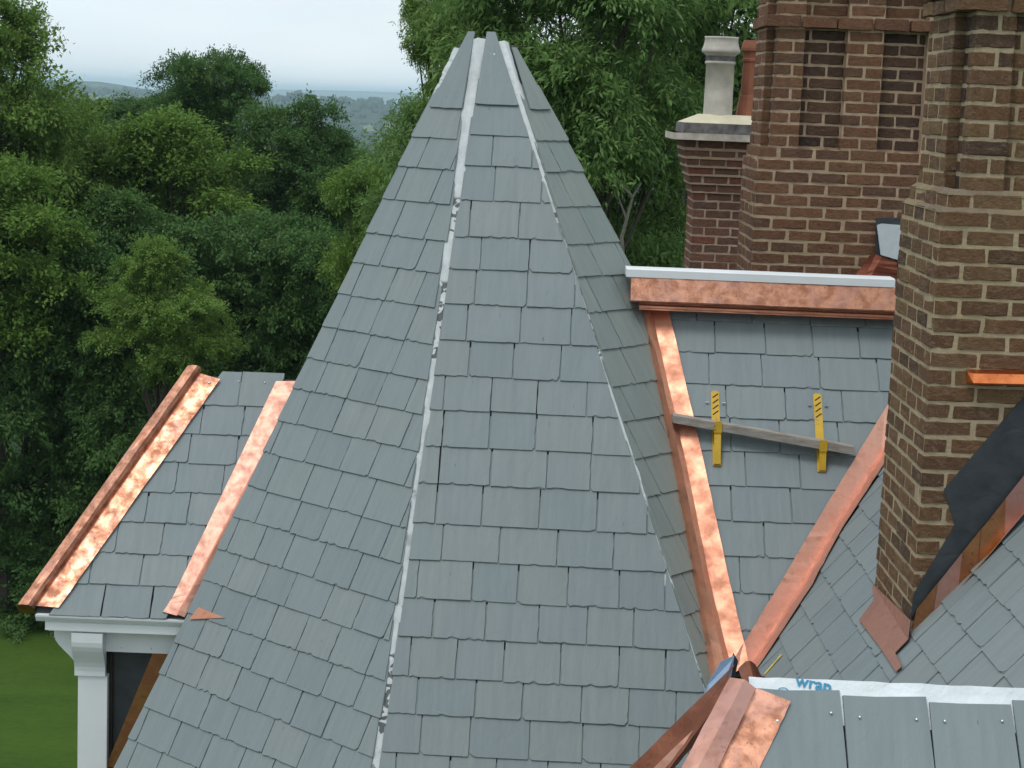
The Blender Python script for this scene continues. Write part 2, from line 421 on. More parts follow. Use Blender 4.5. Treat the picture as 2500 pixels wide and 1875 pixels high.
M['copper_dull'] = mat_copper('copper_dull', (0.62, 0.34, 0.27), (0.38, 0.20, 0.16), 0.5, 0.5, 6.0, 0.4)
M['copper_brown'] = mat_copper('copper_brown', (0.50, 0.24, 0.11), (0.28, 0.12, 0.06), 0.6, 0.42, 6.0)
M['copper_orange'] = mat_copper('copper_orange', (0.85, 0.26, 0.09), (0.45, 0.12, 0.05), 0.4, 0.35, 9.0)
M['brick_near'] = mat_brick('brick_brown', [(0.152,0.088,0.050),(0.132,0.076,0.044),(0.168,0.102,0.057),(0.112,0.068,0.043),(0.160,0.090,0.048),(0.175,0.112,0.058),(0.090,0.058,0.042),(0.142,0.082,0.049)], sm=0.6)
M['brick_far'] = mat_brick('brick_red_brown', [(0.178,0.092,0.056),(0.160,0.082,0.050),(0.190,0.100,0.060),(0.150,0.078,0.050),(0.172,0.088,0.050),(0.132,0.074,0.050),(0.180,0.100,0.060)], sm=0.35)
M['brick_panel'] = mat_brick('brick_panel_shade', [(0.108,0.066,0.046),(0.094,0.058,0.042),(0.118,0.070,0.046),(0.080,0.052,0.042)], sm=0.25)  # darker than the piers: shade of the recesses put into the brick colour
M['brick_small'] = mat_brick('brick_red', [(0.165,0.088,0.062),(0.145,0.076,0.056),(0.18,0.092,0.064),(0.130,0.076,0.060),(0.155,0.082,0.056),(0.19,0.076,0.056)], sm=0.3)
M['brick_soot_shade'] = mat_brick('brick_soot_and_shade', [(0.052,0.036,0.030),(0.072,0.048,0.036),(0.040,0.030,0.027),(0.085,0.054,0.038)], sm=0.2)  # near-black brick: recess shade painted in, along with some soot
M['mortar_dark'] = mat_mortar('mortar_stained', (0.20, 0.16, 0.115))
M['mortar_near'] = mat_mortar('mortar_sandy', (0.42, 0.335, 0.225))
M['mortar_far'] = mat_mortar('mortar_buff', (0.43, 0.315, 0.225))
M['mortar_small'] = mat_mortar('mortar_grey', (0.42, 0.31, 0.24))
M['membrane'] = mat_membrane('white_membrane')
M['membrane_plain'] = mat_membrane('white_membrane_plain', (0.72, 0.78, 0.82), amount=0.0)
M['membrane_grey'] = mat_plain('grey_membrane', (0.52, 0.58, 0.62), 0.5, 0, 0.12, 14)
M['white'] = mat_plain('white_paint', (0.72, 0.75, 0.78), 0.45, 0, 0.05, 5)
M['black_mem'] = mat_plain('black_underlayment', (0.022, 0.028, 0.034), 0.62, 0, 0.25, 9)
_t = NT('black_underlayment_wrinkled'); _v = _t.coords()
_w = _t.noise(_t.coords('Object', (3, 3, 5)), 1.6, 4, 0.5, 1.5)
_t.bump(_w, 0.22, 0.02)
M['black_mem'] = _t.set(base=_t.ramp(_t.noise(_v, 9.0, 5), [(0.3, (0.018, 0.023, 0.028)), (0.7, (0.040, 0.048, 0.056))]), rough=0.5)
M['blue_mem'] = mat_plain('blue_membrane', (0.26, 0.36, 0.52), 0.35, 0, 0.2, 12)
M['print_blue'] = mat_plain('blue_print', (0.02, 0.22, 0.40), 0.6, 0, 0.1, 20)
M['yellow'] = mat_plain('yellow_steel', (0.62, 0.40, 0.02), 0.45, 0, 0.22, 26)
def mat_worn(name, col, chip, thr):
    t = NT(name); v = t.coords()
    n1 = t.noise(v, 45.0, 5, 0.65, 0.4); n2 = t.noise(v, 12.0, 4)
    c = t.ramp(n2, [(0.3, [x * 0.78 for x in col]), (0.7, col)])
    c = t.mix(t.ramp(n1, [(thr, 0.0), (thr + 0.06, 0.9)]), c, chip)
    t.bump(n1, 0.2, 0.004)
    return t.set(base=c, rough=0.55)
M['yellow'] = mat_worn('yellow_steel_worn', (0.60, 0.37, 0.02), (0.10, 0.055, 0.025), 0.60)
def mat_grain(name, col):
    t = NT(name)
    g1 = t.noise(t.coords('Object', (3, 60, 90)), 1.0, 5, 0.6, 0.6); g2 = t.noise(t.coords(), 9.0, 4)
    c = t.ramp(g1, [(0.25, [x * 0.55 for x in col]), (0.75, [x * 1.2 for x in col])])
    c = t.mix(t.ramp(g2, [(0.55, 0.0), (0.7, 0.5)]), c, (0.16, 0.14, 0.12))
    t.bump(g1, 0.5, 0.004)
    return t.set(base=c, rough=0.9)
M['slot'] = mat_plain('slot_dark', (0.02, 0.016, 0.01), 0.9)
M['wood'] = mat_grain('weathered_plank', (0.34, 0.31, 0.28))
M['stone'] = mat_plain('weathered_stone', (0.42, 0.38, 0.33), 0.9, 0, 0.45, 9)
M['stone_dark'] = mat_plain('stained_stone', (0.13, 0.125, 0.12), 0.9, 0, 0.7, 13)
M['flaunch'] = mat_plain('lime_mortar_cap', (0.50, 0.46, 0.34), 0.95, 0, 0.15, 7)
M['pot_cream'] = mat_plain('pot_cream', (0.46, 0.43, 0.38), 0.85, 0, 0.22, 9)
M['pot_red'] = mat_plain('pot_terracotta', (0.24, 0.085, 0.045), 0.8, 0, 0.2, 9)
M['nail'] = mat_plain('nail_steel', (0.75, 0.77, 0.80), 0.3, 1.0, 0.05, 30)
M['wall'] = mat_plain('wall_render', (0.25, 0.20, 0.17), 0.9)

# ------------------------------------------------------------------ ground, far country
def mat_lawn():
    t = NT('lawn_grass'); v = t.coords()
    a = t.noise(t.coords('Object', (0.5, 1.6, 1)), 0.5, 5, 0.65); b = t.noise(t.coords('Object', (1, 1.8, 1)), 5.0, 9, 0.85)
    c = t.mix(t.ramp(a, [(0.3, 0.0), (0.7, 1.0)]), (0.026, 0.066, 0.007), (0.052, 0.106, 0.012))
    c = t.mix(t.ramp(b, [(0.3, 0.0), (0.75, 0.6)]), c, (0.100, 0.160, 0.030))
    t.bump(b, 0.8, 0.06)
    return t.set(base=c, rough=0.95, spec=0.1)

def mat_land():
    t = NT('far_land'); v = t.coords()
    a = t.noise(v, 0.004, 4, 0.55); b = t.noise(v, 0.05, 5, 0.7)
    c = t.ramp(a, [(0.35, (0.020, 0.042, 0.014)), (0.54, (0.026, 0.052, 0.018)), (0.58, (0.16, 0.19, 0.08)), (0.63, (0.13, 0.16, 0.06)), (0.66, (0.03, 0.055, 0.02))])
    c = t.mix(t.ramp(b, [(0.35, 0.0), (0.7, 0.7)]), c, (0.014, 0.032, 0.012))
    return t.set(base=c, rough=0.95, spec=0.1)

def land_h(x, y):
    d = math.hypot(x, y)
    s = min(1, max(0, (d - 75) / 500.0)); s = s * s * (3 - 2 * s)
    h = -46 * s
    n = math.sin(x * 0.0031 + 1.3) * math.cos(y * 0.0024) * 7 + math.sin(x * 0.0011 - y * 0.0017) * 9
    far = min(1, max(0, (d - 700) / 1500.0))
    h += n * far
    az = math.atan2(x, y)
    # long wooded hill on the left, faint mountain far away
    a1 = math.exp(-((az + 0.24) / 0.095) ** 2)
    h += a1 * 62 * math.exp(-((d - 4200) / 900.0) ** 2) * (1 + 0.10 * math.sin(x * 0.02))
    h += 34 * math.exp(-((d - 3000) / 500.0) ** 2) * (1 + 0.08 * math.sin(x * 0.013))
    a2 = math.exp(-((az + 0.03) / 0.16) ** 2) + 0.35
    h += a2 * 58 * math.exp(-((d - 10500) / 1700.0) ** 2) * (1 + 0.06 * math.sin(x * 0.004))
    return h

def build_land():
    rad = [0.0] + [20 * (1.085 ** i) for i in range(84)]
    na = 260
    verts = [(0, 0, 0)]; faces = []
    for r_ in rad[1:]:
        for j in range(na):
            # finer spacing toward the view
            f = j / na * 2 - 1
            a = math.pi * (0.25 * f + 0.75 * f ** 3)
            x, y = r_ * math.sin(a), r_ * math.cos(a)
            verts.append((x, y, land_h(x, y)))
    for j in range(na): faces.append((0, 1 + (j + 1) % na, 1 + j))
    for i in range(len(rad) - 2):
        for j in range(na):
            a = 1 + i * na + j; b = 1 + i * na + (j + 1) % na
            faces.append((a, b, b + na, a + na))
    o = mesh_obj('ground', verts, faces, mat_land(), None, True)
    tag(o, 'distant wooded valley floor and low hills fading to blue', 'ground', kind='structure')

build_land()
# lawn around the house
lv, lf = [], []
NX, NY = 60, 60
for j in range(NY + 1):
    for i in range(NX + 1):
        lv.append((-45 + 90 * i / NX, -20 + 75 * j / NY, 0.02 + 0.05 * math.sin(i * 0.7) * math.cos(j * 0.5)))
for j in range(NY):
    for i in range(NX):
        a = j * (NX + 1) + i; lf.append((a, a + 1, a + NX + 2, a + NX + 1))
tag(mesh_obj('lawn', lv, lf, mat_lawn(), None, True), 'mown green lawn below the dormer beside the wood', 'lawn', kind='structure')

# ------------------------------------------------------------------ the house
HOUSE = bpy.data.objects.new('slate_roofed_house', None)
COL.objects.link(HOUSE)
HOUSE.location = (0.4, 11.0, 0.0)
tag(HOUSE, 'brick house with grey slate spire, copper flashed roofs and tall brown brick chimneys', 'house')

# ---- slates -------------------------------------------------------
def clip_half(poly, nx, ny, c):
    out = []
    for i in range(len(poly)):
        p, q = poly[i], poly[(i + 1) % len(poly)]
        dp = p[0]*nx + p[1]*ny - c; dq = q[0]*nx + q[1]*ny - c
        if dp >= 0: out.append(p)
        if (dp >= 0) != (dq >= 0):
            t = dp / (dp - dq); out.append((p[0] + (q[0]-p[0])*t, p[1] + (q[1]-p[1])*t))
    return out

def area2(p):
    return 0.5 * abs(sum(p[i][0]*p[(i+1) % len(p)][1] - p[(i+1) % len(p)][0]*p[i][1] for i in range(len(p))))

def one_slate(parent, O, U, V, N, poly, tail, length, mat, rr, elev=0.015, thick=0.0085, name='slate', lift=0.0):
    cu = sum(p[0] for p in poly) / len(poly); cv = sum(p[1] for p in poly) / len(poly)
    rot = rr.uniform(-0.006, 0.006)
    tw = rr.uniform(-0.0016, 0.0016); el = elev + rr.uniform(0, 0.003)
    k = len(poly); lo, hi = [], []
    umax = max(p[0] for p in poly); umin = min(p[0] for p in poly)
    for (u_, v_) in poly:
        h = lift + el * max(0.0, 1 - (v_ - tail) / length) + tw * (u_ - cu) / 0.15
        du, dv = u_ - cu, v_ - cv
        du, dv = du - dv * rot, dv + du * rot
        lo.append((du, dv, h))
        ch = (rr.uniform(0.0006, 0.0016) if rr.random() < 0.91 else rr.uniform(0.005, 0.014)) if v_ < tail + 0.03 else rr.uniform(0.0002, 0.002)
        iu = du - math.copysign(min(ch, 0.002), du) if (u_ > umax - 0.02 or u_ < umin + 0.02) else du
        iv = dv + ch if v_ < tail + 0.03 else dv
        hi.append((iu, iv, h + thick + (rr.uniform(-0.0006, 0.0006))))
    verts = lo + hi
    faces = [tuple(range(k, 2*k)), tuple(range(k-1, -1, -1))] + [(i, (i+1) % k, (i+1) % k + k, i + k) for i in range(k)]
    me = bpy.data.meshes.new(name)
    me.from_pydata(verts, [], faces); me.update()
    me.materials.append(mat)
    o = bpy.data.objects.new(name, me); COL.objects.link(o)
    o.parent = parent
    c = O + U * cu + V * cv
    o.matrix_basis = Matrix(((U.x, V.x, N.x, c.x), (U.y, V.y, N.y, c.y), (U.z, V.z, N.z, c.z), (0, 0, 0, 1)))
    return o

def slate_field(parent, O, U, V, N, region, rows, rr, wr=(0.24, 0.33), headlap=1.9, mat=None, margins=None, gap=(0.004, 0.008), top_extra=0.0, first=None, wide_rows=(), skew=0.0):
    """region: convex CCW polygon in (u,v); rows: tail positions (v) with the exposure after each; margins: per edge (base, jitter)"""
    n = len(region); edges = []
    for i in range(n):
        p, q = region[i], region[(i+1) % n]
        dx, dy = q[0]-p[0], q[1]-p[1]; L = math.hypot(dx, dy)
        nx, ny = -dy/L, dx/L
        edges.append((nx, ny, nx*p[0] + ny*p[1]))
    umin = min(p[0] for p in region); umax = max(p[0] for p in region); vtop = max(p[1] for p in region)
    made = []
    for ri, (tail0, exp_) in enumerate(rows):
        length = min(exp_ * headlap, max(vtop - tail0, exp_ * 0.6))
        # span of this row
        probe = [(umin-1, tail0), (umax+1, tail0), (umax+1, tail0+exp_), (umin-1, tail0+exp_)]
        for (nx, ny, c) in edges: probe = clip_half(probe, nx, ny, c) if probe else probe
        if not probe or area2(probe) < 0.0008: continue
        a = min(p[0] for p in probe); b = max(p[0] for p in probe)
        if ri in wide_rows: u_ = a - 0.02; ws = [b - a + 0.04]
        else:
            u_ = a - rr.uniform(0.02, 0.22); ws = []
            s = u_
            while s < b:
                w = rr.uniform(*wr); ws.append(w); s += w
        jit = [(m[0] + rr.uniform(0, m[1]) + (top_extra * max(0.0, 1 - ri / 5.0) if i % 2 else 0.0)) for i, m in enumerate(margins)]
        slope_row = rr.uniform(-0.003, 0.003) + skew
        for w in ws:
            tail = tail0 + rr.uniform(-0.004, 0.003) + slope_row * (u_ - a)
            g = rr.uniform(*gap); x0, x1 = u_ + g/2, u_ + w - g/2
            u_ += w
            m_ = 11
            cl = rr.uniform(0.008, 0.024) if rr.random() < 0.22 else 0.002
            cr = rr.uniform(0.008, 0.024) if rr.random() < 0.22 else 0.002
            poly = [(x0, tail + cl), ]
            for i in range(m_ + 1):
                f = i / m_
                uu = x0 + cl * 0.8 + (x1 - x0 - 0.8 * (cl + cr)) * f
                poly.append((uu, tail + rr.uniform(-0.0006, 0.0006) + (rr.uniform(0.002, 0.005) if rr.random() < 0.06 else 0)))
            rgh = rr.choice((0.0012, 0.0016, 0.0035))
            poly += [(x1, tail + cr)] + [(x1 + rr.uniform(-rgh, rgh), tail + exp_ * f) for f in (0.25, 0.45, 0.65, 0.85)] + [(x1 + rr.uniform(-.002, .002), tail + length), (x0 + rr.uniform(-.002, .002), tail + length)] + [(x0 + rr.uniform(-rgh, rgh), tail + exp_ * f) for f in (0.85, 0.65, 0.45, 0.25)]
            for (nx, ny, c), mg in zip(edges, jit):
                poly = clip_half(poly, nx, ny, c + mg)
                if len(poly) < 3: break
            if len(poly) < 3 or area2(poly) < 0.0015: continue
            made.append(one_slate(parent, O, U, V, N, poly, tail, length, mat or M['slate'], rr))
    return made

def face_axes(a, b, c):
    """right-handed axes on plane abc: U level, V up slope, N outward/up"""
    n = (Vector(b) - Vector(a)).cross(Vector(c) - Vector(a)).normalized()
    if n.z < 0: n = -n
    U = Vector((0, 0, 1)).cross(n).normalized()
    V = n.cross(U).normalized()
    return U, V, n

# ---- turret -------------------------------------------------------
D4, D5, D6 = (0.48, 0.22, -1), (0.06, 0.50, -1), (-0.36, 0.20, -1)
DIRS = [Vector(d) for d in (D0, D1, D2, D3, D4, D5, D6)]
Z_TOP, Z_BOT = 12.33, 7.55
ring_t = [APEX + d * (APEX.z - Z_TOP) for d in DIRS]
ring_b = [APEX + d * (APEX.z - Z_BOT) for d in DIRS]
k = len(DIRS)
TURRET = mesh_obj('turret_roof', ring_t + ring_b, [tuple(range(k))] + [(i, i + k, (i+1) % k + k, (i+1) % k) for i in range(k)] + [tuple(range(2*k-1, k-1, -1))], M['deck'], HOUSE)
tag(TURRET, 'tall many sided slate spire with white membrane showing along its hips')
ZR = [11.95, 11.77, 11.59, 11.39, 11.18, 11.0, 10.81, 10.61, 10.42, 10.24, 10.05, 9.86, 9.66, 9.48, 9.29, 9.11, 8.92, 8.75, 8.57, 8.385, 8.2, 8.02, 7.84, 7.66]

def turret_face(i, dz, margins, seed, mat=None, zmin=7.6, gap=(0.004, 0.008), wr=(0.24, 0.32), topz=12.40, extra=0.0, first=True):
    da, db = DIRS[i], DIRS[(i+1) % k]
    U, V, N = face_axes(APEX, APEX + da, APEX + db)
    sl = math.sqrt(1 - N.z ** 2)
    def uv(p): d = p - APEX; return (d.dot(U), d.dot(V))
    reg = [uv(APEX + da * 5.2), uv(APEX + db * 5.2), uv(APEX + db * (APEX.z - topz)), uv(APEX + da * (APEX.z - topz))]
    zs = [z + dz + (0.0 if j else 0.0) for j, z in enumerate(ZR) if z > zmin]
    rows = []
    for j, z in enumerate(zs):
        v_ = -(APEX.z - z) / sl
        up = (topz if j == 0 else zs[j-1]) - z
        rows.append((v_, up / sl))
    rr = random.Random(seed)
    # wide first row: narrower than the face, leaving the membrane bare at both hips
    made = slate_field(TURRET, APEX + N * 0.004, U, V, N, reg, rows[1:], rr, mat=mat, margins=margins, gap=gap, wr=wr, wide_rows=(0,), top_extra=extra)
    if not first: return U, V, N, made
    v0, e0 = rows[0]
    half_b = (uv(APEX + db * (APEX.z - zs[0]))[0] - uv(APEX + da * (APEX.z - zs[0]))[0])
    ua = uv(APEX + da * (APEX.z - zs[0]))[0]; ub = uv(APEX + db * (APEX.z - zs[0]))[0]
    ta = uv(APEX + da * (APEX.z - topz))[0]; tb = uv(APEX + db * (APEX.z - topz))[0]
    mb = 0.10 * half_b
    poly = [(ua + mb, v0 + 0.004)] + [(ua + mb + (ub - ua - 2*mb) * f, v0 + rr.uniform(-.002, .003)) for f in (0.1, 0.3, 0.5, 0.7, 0.9)] + [(ub - mb, v0 + 0.004), (tb - 0.032, v0 + e0), (ta + 0.046, v0 + e0)]
    made.append(one_slate(TURRET, APEX + N * 0.010, U, V, N, poly, v0, e0, mat or M['slate'], rr))
    return U, V, N, made

# edges: 0 bottom, 1 right hip, 2 top, 3 left hip
FU, FV, FN, front_slates = turret_face(1, 0.0, [(0, 0), (0.003, 0.016), (-1, 0), (0.006, 0.017)], 11, extra=0.016)
LU, LV, LN, left_slates = turret_face(0, -0.03, [(0, 0), (0.000, 0.036), (-1, 0), (-0.016, 0.010)], 23, wr=(0.24, 0.32), extra=0.012)
RU, RV, RN, right_slates = turret_face(2, -0.02, [(0, 0), (-0.01, 0.015), (-1, 0), (-0.020, 0.012)], 31, M['slate_olive'], zmin=8.3, topz=12.31)
BU, BV, BN, back_slates = turret_face(6, -0.02, [(0, 0), (-0.012, 0.02), (-1, 0), (0, 0.02)], 37, zmin=9.0, topz=12.1, first=False)

def hip_strip(i, na, nb, wa, wb, z0, z1, seed):
    """folded membrane over hip i, lying on the two neighbouring faces"""
    d = DIRS[i]; rr = random.Random(seed)
    st = 90; verts = []; faces = []
    dn = d.normalized()
    ta = na.cross(dn).normalized(); tb = nb.cross(dn).normalized()
    # point both across the faces, away from the hip
    nxt = DIRS[(i+1) % k] - d; prv = DIRS[i-1] - d
    if ta.dot(prv) < 0: ta = -ta
    if tb.dot(nxt) < 0: tb = -tb
    nm = (na + nb).normalized()
    for s in range(st + 1):
        z = z0 + (z1 - z0) * s / st
        p = APEX + d * (APEX.z - z)
        j = lambda a: rr.uniform(-a, a)
        verts += [p + ta * (wa + j(.006)) + na * 0.006, p + ta * wa * 0.45 + na * (0.012 + j(.003)), p + nm * (0.016 + j(.004)), p + tb * wb * 0.45 + nb * (0.012 + j(.003)), p + tb * (wb + j(.006)) + nb * 0.006]
    for s in range(st):
        for c_ in range(4):
            a = s * 5 + c_; faces.append((a, a + 1, a + 6, a + 5))
    o = mesh_obj('hip_membrane', verts, faces, M['membrane'], TURRET)
    md = o.modifiers.new('thick', 'SOLIDIFY'); md.thickness = 0.002
    return o
hip_strip(1, LN, FN, 0.07, 0.06, 12.36, 7.7, 1)
hip_strip(2, FN, RN, 0.075, 0.03, 12.35, 8.3, 2)
hip_strip(0, BN, LN, 0.03, 0.05, 12.30, 11.2, 3)
# membrane cap over the cut top of the spire
cap = [APEX + d * (APEX.z - 12.345) + Vector((0, 0, 0.0)) for d in DIRS]
cc_ = sum(cap, Vector()) / len(cap)
slab('top_membrane', [cc_ + (p - cc_) * 0.72 + Vector((0, 0, 0.004)) for p in cap], (0, 0, 1), 0.01, M['membrane_plain'], TURRET)

def nail(parent, p, n, r_=0.006):
    bm = bmesh.new()
    bmesh.ops.create_cone(bm, cap_ends=True, segments=8, radius1=r_, radius2=r_ * 0.75, depth=0.004)
    o = bm_obj('nail', bm, M['nail'], parent, True)
    q = Vector(n).to_track_quat('Z', 'Y').to_matrix().to_4x4(); q.translation = Vector(p)
    o.matrix_basis = q
for (z, f) in ((12.26, 0.35), (12.26, 0.65), (12.14, 0.2), (12.15, 0.8)):
    a = APEX + DIRS[1] * (APEX.z - z); b = APEX + DIRS[2] * (APEX.z - z)
    nail(TURRET, lerp(a, b, 0.3 + 0.4 * f) + FN * 0.022, FN)
for (z, f) in ((12.12, 0.45), (12.12, 0.7)):
    a = APEX + DIRS[0] * (APEX.z - z); b = APEX + DIRS[1] * (APEX.z - z)
    nail(TURRET, lerp(a, b, f) + LN * 0.022, LN)
# turret wall below the eave
ring_w = [Vector((p.x, p.y, 0)) * 1.0 for p in ring_b]
cx = sum((p.x for p in ring_b)) / k; cy = sum((p.y for p in ring_b)) / k
ww = [Vector((cx + (p.x - cx) * 0.9, cy + (p.y - cy) * 0.9, 0)) for p in ring_b]
wt = [Vector((p.x, p.y, Z_BOT + 0.02)) for p in ww]
mesh_obj('turret_wall', ww + wt, [(i, (i+1) % k, (i+1) % k + k, i + k) for i in range(k)], M['wall'], HOUSE)

# ---- main roof slope (between spire and near chimney) --------------
node = Vector(NODE); slM = R(50)
MN = Vector((0, -math.sin(slM), math.cos(slM))); MU = Vector((1, 0, 0)); MV = Vector((0, math.cos(slM), math.sin(slM)))
ridge_v = (Vector(M_RID[3]) - node).dot(MV) + 0.06
def on_m(u, v, h=0.0): return node + MU * u + MV * v + MN * h
mv_top = ridge_v
MAIN = mesh_obj('main_roof', [on_m(-0.10, -0.08, -0.012), on_m(3.0, -0.08, -0.012), on_m(3.0, mv_top, -0.012), on_m(-0.62, mv_top, -0.012),
                              on_m(-0.62, mv_top, -0.012) + Vector((0, 2.0, -2.4)), on_m(3.0, mv_top, -0.012) + Vector((0, 2.0, -2.4)),
                              on_m(-0.10, -0.08, -0.5), on_m(3.0, -0.08, -0.5)],
                [(0, 1, 2, 3), (3, 2, 5, 4), (0, 6, 7, 1)], M['deck'], HOUSE)
tag(MAIN, 'slate roof slope between two copper valleys under a copper and white ridge')
def m_uv(p): d = Vector(p) - node; return (d.dot(MU), d.dot(MV))
lv_t, lv_b = m_uv(M_LV_R[0]), m_uv(M_LV_R[3]); rv_t, rv_b = m_uv(M_RV_L[0]), m_uv(M_RV_L[3])
def ext(a, b, v): t = (v - a[1]) / (b[1] - a[1]); return (a[0] + (b[0]-a[0]) * t, v)
_dl = (lv_b[0] - lv_t[0]) / (lv_b[1] - lv_t[1]); _dr = (rv_b[0] - rv_t[0]) / (rv_b[1] - rv_t[1])
vlow = ((rv_b[0] - _dr * rv_b[1]) - (lv_b[0] - _dl * lv_b[1])) / (_dl - _dr) + 0.004
regM = [ext(lv_t, lv_b, vlow), ext(rv_b, rv_t, vlow + 0.001), ext(rv_b, rv_t, mv_top + 0.1), ext(lv_t, lv_b, mv_top + 0.1)]
mr = [m_uv(p)[1] for p in M_ROWS]
mrows = [(mr[0] - 0.222 * i, 0.222) for i in range(-1, 12)]
slate_field(MAIN, node, MU, MV, MN, regM, mrows, random.Random(5), wr=(0.27, 0.35), margins=[(-0.3, 0), (-0.02, 0.01), (-1, 0), (-0.02, 0.01)])

# valleys (copper)
for _l in (M_LV_L, M_LV_B, M_LV_R, M_RV_L, M_RV_B, M_RV_R):
    _l[3] = tuple(Vector(_l[3]) + (Vector(_l[3]) - Vector(_l[2])) * (0.16 if _l in (M_LV_L, M_LV_B, M_LV_R) else 0.10))
loft('copper_valley', [M_LV_L, [lerp(a, b, 0.45) + Vector((0, -0.012, 0.004)) for a, b in zip(M_LV_L, M_LV_B)], [Vector(p) + Vector((0, -0.02, 0.01)) for p in M_LV_B], [Vector(p) + Vector((0.028, 0, 0)) + MN * 0.006 for p in M_LV_B], [Vector(p) + Vector((0.034, 0, 0)) - MN * 0.012 for p in M_LV_B], M_LV_R], M['copper'], MAIN)
loft('copper_valley', [M_RV_L, [Vector(p) + MN * 0.018 for p in M_RV_B], [Vector(p) + Vector((0.012, -0.012, 0.03)) for p in M_RV_B], [lerp(a, b, 0.6) + Vector((-0.004, 0, 0.012)) for a, b in zip(M_RV_B, M_RV_R)], M_RV_R], M['copper_pink'], MAIN)

# ridge: copper lip, copper fascia, white capping board; extruded along X
xr0, xr1 = M_RID[0][0] - 0.02, 3.0
yz = lambda i: (M_RID[i][1], M_RID[i][2])
def prism_x(name, prof, xa, xb, mat, parent, seg=24, wob=0.0):
    rr = random.Random(len(name)); nn = len(prof); verts = []; faces = []
    for s in range(seg + 1):
        x = xa + (xb - xa) * s / seg
        for (y, z) in prof: verts.append((x, y + rr.uniform(-wob, wob), z + rr.uniform(-wob, wob) * 0.6))
    for s in range(seg):
        for j in range(nn):
            a = s * nn + j; b = s * nn + (j + 1) % nn
            faces.append((a, b, b + nn, a + nn))
    faces += [tuple(range(nn-1, -1, -1)), tuple(range(seg * nn, (seg + 1) * nn))]
    o = mesh_obj(name, verts, faces, mat, parent)
    bm = bmesh.new(); bm.from_mesh(o.data); bmesh.ops.recalc_face_normals(bm, faces=bm.faces); bm.to_mesh(o.data); bm.free()
    return o
ry = 11.10; zt, zw, zf, zl = M_RID[0][2], M_RID[1][2], M_RID[2][2], M_RID[3][2]
prism_x('ridge_fascia', [(ry - 0.004, zw + 0.003), (ry - 0.055, zf), (ry - 0.050, zf - 0.008), (ry + 0.06, zf - 0.01), (ry + 0.06, zw + 0.003)], xr0 + 0.03, xr1, M['copper_mott'], MAIN, 30, 0.0025)
prism_x('ridge_lip', [(ry + 0.012, zf - 0.004), (ry + 0.004, zf - 0.026), (ry - 0.012, zf - 0.034), (ry - 0.014, zf - 0.046), (ry - 0.004, zf - 0.050), (ry - 0.008, zl), (ry + 0.12, zl - 0.006), (ry + 0.12, zf - 0.004)], xr0 + 0.085, xr1, M['copper'], MAIN, 30, 0.001)
prism_x('ridge_cap', [(ry - 0.012, zw), (ry - 0.012, zt - 0.006), (ry + 0.03, zt), (ry + 0.16, zt), (ry + 0.16, zw)], xr0, 2.222 + 0.012, M['white'], MAIN, 8, 0.0)

# ---- cross roof slope (faces left, carries the near chimney) -------
slC = R(50.5); vb0 = Vector(VALB)
CN = Vector((-math.sin(slC), 0, math.cos(slC))); CU = Vector((0, -1, 0)); CV = Vector((math.cos(slC), 0, math.sin(slC)))
def on_c(u, v, h=0.0): return vb0 + CU * u + CV * v + CN * h
CROSS = mesh_obj('cross_roof', [on_c(-1.6, -0.35, -0.012), on_c(3.6, -0.35, -0.012), on_c(3.6, 2.6, -0.012), on_c(-1.6, 2.6, -0.012),
                                on_c(-1.6, -0.35, -0.3), on_c(3.6, -0.35, -0.3), on_c(3.6, 2.6, -0.3), on_c(-1.6, 2.6, -0.3)],
                 [(0, 1, 2, 3), (7, 6, 5, 4), (0, 4, 5, 1), (1, 5, 6, 2), (2, 6, 7, 3), (3, 7, 4, 0)], M['deck'], HOUSE)
tag(CROSS, 'slate roof slope running toward the viewer around the nearest chimney')
def c_uv(p): d = Vector(p) - vb0; return (d.dot(CU), d.dot(CV))
ct, cb_ = c_uv(M_RV_R[0]), c_uv(M_RV_R[3])
regC = [(cb_[0] + 0.0, -0.25), (3.4, -0.25), (3.4, 1.9), (ct[0] - 0.55, 1.9 * 0 + 1.9)]
edge_low = (cb_[0], cb_[1]); edge_hi = (ct[0], ct[1])
def extv(a, b, v): t = (v - a[1]) / (b[1] - a[1]); return (a[0] + (b[0]-a[0]) * t, v)
regC = [extv(edge_low, edge_hi, -0.25), (3.4, -0.25), (3.4, 2.55), extv(edge_low, edge_hi, 2.55)]
vr0 = c_uv(C_ROWS[0])[1]
crows = [(vr0 - 0.192 * i, 0.192) for i in range(-10, 5)]
slate_field(CROSS, vb0, CU, CV, CN, regC, crows, random.Random(19), wr=(0.24, 0.40), margins=[(-0.3, 0), (-1, 0), (-1, 0), (-0.035, 0.010)], gap=(0.006, 0.015))

